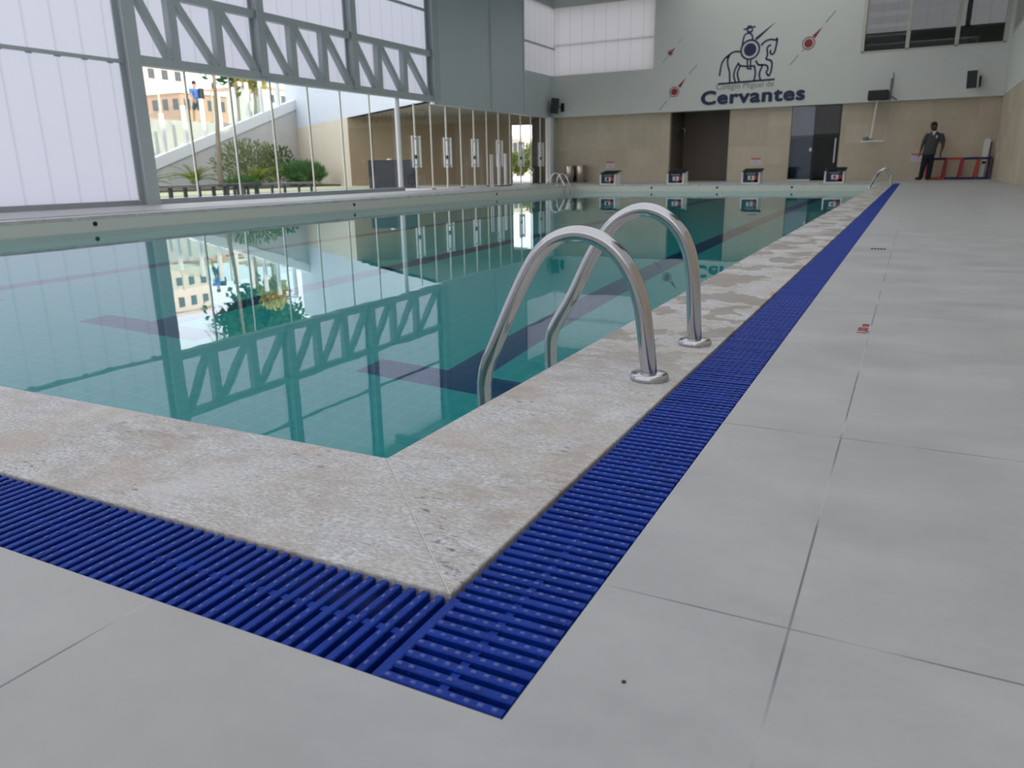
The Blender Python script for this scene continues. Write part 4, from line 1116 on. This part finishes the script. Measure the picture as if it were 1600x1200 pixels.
def cycad(c, R_, n, label, mat='leafc'):
    root = thing('cycad', c, label, 'cycad', 'cycads in the planting bed')
    m = MB(); m.lathe([(0.10, c[2]), (0.12, c[2] + 0.1), (0.06, c[2] + 0.2)], c[0], c[1], 10); m.build('trunk', 'bark', root)
    m = MB()
    for i in range(n):
        a = 2 * PI * i / n + random.uniform(-.15, .15); el = random.uniform(0.35, 1.15); h = Vector((math.cos(a), math.sin(a), 0))
        prev = Vector(c) + Vector((0, 0, 0.18))
        for k in range(14):
            t = k / 13; e2 = el - 1.0 * t
            d = h * math.cos(e2) + Vector((0, 0, math.sin(e2))); q = prev + d * R_ / 13
            sd = d.cross(Vector((0, 0, 1))).normalized()
            for s in (-1, 1):
                ln = 0.20 * R_ * (1 - 0.6 * t) + 0.04
                u = (d * 0.6 + sd * s + Vector((0, 0, 0.25))).normalized(); w2 = d * 0.030
                m.add([prev - w2, prev + w2, prev + u * ln], [(0, 1, 2)])
            m.add([prev - sd * .008, prev + sd * .008, q + sd * .006, q - sd * .006], [(0, 1, 2, 3)])
            prev = q
    m.build('fronds', mat, root)
cycad((-22.0, 19.1, 0.08), 0.95, 22, 'bright green cycad in the planting bed, left of the thin palm trunk')
cycad((-22.0, 17.3, 0.05), 0.70, 18, 'smaller cycad partly hidden behind the steel column by the translucent panel')
cycad((-21.6, 21.6, 0.05), 1.05, 26, 'largest cycad, right of the thin palm trunk in front of the olive shrub')
bush('olive_shrub', (-23.3, 22.9, 0), (0.9, 1.6, 0.85), 1500, 0.22, 0.05, 'leafo', 'tall loose olive green shrub against the ramp wall')
bush('dark_shrub', (-24.4, 25.6, 0), (0.6, 0.9, 0.8), 800, 0.20, 0.06, 'leafd', 'dark green shrub at the right end of the ramp wall')
bush('grassy_shrub', (-21.3, 23.8, 0), (0.8, 0.8, 0.36), 1500, 0.35, 0.035, 'leafg', 'low dense green grassy shrub in front of the beige wall', 1.6)
bush('groundcover_shrub', (-21.0, 20.3, 0), (0.4, 0.7, 0.18), 500, 0.14, 0.06, 'leafg', 'low pale groundcover plant at the foot of the thin palm trunk')
bush('groundcover_shrub', (-20.75, 22.75, 0), (0.28, 0.28, 0.2), 500, 0.14, 0.06, 'leafg', 'low groundcover plant between the largest cycad and the grassy shrub')

pt = thing('palm_tree', (-22.0, 20.25, 0.05), 'thin palm with a slender ringed trunk in front of the ramp', 'palm')
m = MB(); m.tube(smooth_path([(-22.0, 20.25, 0.05), (-22.0, 20.25, 0.8), (-22.0, 20.33, 1.8), (-22.0, 20.42, 2.8), (-22.0, 20.52, 5.2)], 6), [0.105 - 0.0024 * k for k in range(25)], 12)
m.build('trunk', 'bark', pt)
m = MB()
for i in range(16):
    a = 2 * PI * i / 16; h = Vector((math.cos(a), math.sin(a), 0)); prev = Vector((-22.0, 20.52, 5.2)); el = random.uniform(0.3, 1.1)
    for k in range(12):
        e2 = el - 1.7 * k / 11; d = h * math.cos(e2) + Vector((0, 0, math.sin(e2))); q = prev + d * 0.15; sd = d.cross(Vector((0, 0, 1))).normalized()
        for s in (-1, 1):
            for z in (0, 0.5): b0 = prev + d * 0.15 * z; m.add([b0, b0 + d * 0.03, b0 + (d * .5 + sd * s - Vector((0, 0, .3))).normalized() * 0.38], [(0, 1, 2)])
        prev = q
m.build('fronds', 'leafd', pt)

def tree(c, h, r, n, mat, label, ln=0.45):
    root = thing('tree', c, label, 'tree', 'trees beyond the ramp')
    c = Vector(c); top = c + Vector((0, 0, h - r[2]))
    m = MB(); m.tube([c, c + Vector((0.1, 0.05, (h - r[2]) * 0.5)), top], [0.22, 0.17, 0.10], 9)
    for k in range(7):
        v = rnd().normalized(); v.z = abs(v.z); m.tube([top - Vector((0, 0, 0.4)), top + Vector((v.x * r[0], v.y * r[1], v.z * r[2])) * 0.7], [0.07, 0.02], 5)
    m.build('trunk', 'bark', root)
    m = MB(); cl = [rnd().normalized() * random.uniform(0.35, 0.85) for _ in range(26)]
    for i in range(n):
        q = random.choice(cl) + rnd() * 0.16
        leaf_quad(m, top + Vector((q.x * r[0], q.y * r[1], q.z * r[2])), rnd(), ln, ln * 0.5)
    m.build('crown', mat, root)
tree((-33.5, 32.4, 2.75), 6.9, (2.2, 2.9, 2.3), 4200, 'leafd', 'dense dark green tree beyond the terrace, right of the person in blue')
tree((-30.2, 30.6, 2.76), 3.3, (0.9, 0.9, 0.7), 1300, 'leafy', 'small yellow flowering tree beyond the upper balustrade', 0.3)
tree((-31, 22.6, 2.75), 8.5, (1.6, 1.0, 2.6), 900, 'leafd', 'thin leafy tree at the left end of the terrace beside the steel column', 0.35)
tree((-33.5, 44, 2.7), 9.5, (2.6, 2.6, 2.6), 2500, 'leafo', 'olive green tree far beyond the terrace near the pale fascia')
tree((-27.6, 58, 0), 2.6, (1.1, 1.4, 1.1), 1600, 'leafo', 'yellow green tree seen through the bright porch opening', 0.4)
tree((-30.0, 60, 0), 2.0, (1.3, 1.4, 0.9), 1600, 'leafc', 'low yellow green bushy tree in the lower part of the bright porch opening', 0.4)

def house(c, sx, sy, h, mat, label, cols=4, rows=3, roof='brick', ww=0.5):
    r = thing('building', c, label, 'building', 'distant sunlit buildings')
    x, y, z = c
    MB().box(x - sx, x + sx, y - sy, y + sy, z, z + h).build('walls', mat, r)
    MB().box(x - sx - .3, x + sx + .3, y - sy - .3, y + sy + .3, z + h, z + h + .35).build('roof', roof, r)
    for i in range(cols):
        for j in range(rows):
            yy = y - sy + (i + 0.5) * 2 * sy / cols; zz = z + (j + 0.5) * h / rows
            MB().box(x + sx, x + sx + .06, yy - ww, yy + ww, zz - .55, zz + .6).build('window', 'pane', r)
            xx = x - sx + (i + 0.5) * 2 * sx / cols
            MB().box(xx - ww, xx + ww, y - sy - .06, y - sy, zz - .55, zz + .6).build('window', 'pane', r)
house((-92, 70, 0), 6, 5, 17.0, 'pinkwall', 'tall pale pink building far beyond the ramp, nearest the steel column', 5, 6, 'pinkwall', 0.45)
house((-78.5, 68.0, 0), 3.4, 3.4, 9.5, 'brick', 'salmon brick building in front of the tall pale pink one', 4, 4, 'creamwall', 0.4)
house((-95, 96, 0), 5, 5, 13, 'creamwall', 'cream building farthest away behind the dark green tree', 4, 5)
house((-45.2, 90, 0), 1.9, 3, 3.1, 'brick', 'salmon brick building seen through the bright porch opening', 4, 1, 'brick', 0.3)
house((-41.9, 86, 0), 1.0, 3, 3.9, 'creamwall', 'cream building at the right of the bright porch opening', 3, 2, 'creamwall', 0.25)

# person on the terrace, seen from behind
wx, wy, wz = -28.9, 25.7, 2.75
wm = thing('person', (wx, wy, wz), 'person in a bright blue shirt with a black backpack walking on the terrace outside', 'person')
def Q(x, y, z): return (wx + x, wy + y, wz + z)
kn = [(Q(0, 0, 0.95), 0.14, 0.11), (Q(0, 0, 1.3), 0.16, 0.12), (Q(0, 0, 1.5), 0.06, 0.06), (Q(0, 0, 1.64), 0.085, 0.095), (Q(0, 0, 1.74), 0.07, 0.08)]
bch = [kn]
for s in (-1, 1):
    bch.append([(Q(0, 0, 1.3), 0.16, 0.12), (Q(0, s * 0.2, 1.42), 0.06, 0.06), (Q(0.05, s * 0.27, 1.14), 0.045, 0.045), (Q(0.16, s * 0.22, 0.95), 0.028, 0.024)])
    bch.append([(Q(0, 0, 0.95), 0.14, 0.11), (Q(0, s * 0.09, 0.88), 0.085, 0.085), (Q(s * 0.12, s * 0.09, 0.48), 0.056, 0.056), (Q(s * 0.16, s * 0.09, 0.07), 0.04, 0.04), (Q(s * 0.16 - 0.12, s * 0.09, 0.04), 0.035, 0.03)])
    bch += hand_chains(Q(0.16, s * 0.22, 0.95), (0.3, 0, -1), s)
skin_mesh('body', bch, 'palebrown', wm)
skin_mesh('shirt', [[(Q(0, 0, 0.92), 0.18, 0.15), (Q(0, 0, 1.3), 0.20, 0.15), (Q(0, 0, 1.45), 0.10, 0.09)], [(Q(0, 0, 1.3), 0.2, 0.15), (Q(0, 0.21, 1.41), 0.085, 0.08), (Q(0.03, 0.26, 1.22), 0.075, 0.07)], [(Q(0, 0, 1.3), 0.2, 0.15), (Q(0, -0.21, 1.41), 0.085, 0.08), (Q(0.03, -0.26, 1.22), 0.075, 0.07)]], 'blueshirt', wm)
skin_mesh('shorts', [[(Q(0, 0, 0.98), 0.165, 0.13), (Q(0, 0, 0.88), 0.17, 0.135), (Q(0.02, 0.1, 0.76), 0.105, 0.10), (Q(0.09, 0.1, 0.55), 0.10, 0.095)], [(Q(0, 0, 0.88), 0.17, 0.135), (Q(-0.02, -0.1, 0.76), 0.105, 0.10), (Q(-0.09, -0.1, 0.55), 0.10, 0.095)]], 'navy', wm)
m = MB(); ellip(m, Q(-0.01, 0, 1.69), (0.10, 0.095, 0.10)); m.build('hair', 'hair', wm)
m = MB(); m.box(wx + 0.13, wx + 0.32, wy + 0.02, wy + 0.24, wz + 1.0, wz + 1.46); m.build('backpack', 'black', wm, bevel=0.05)
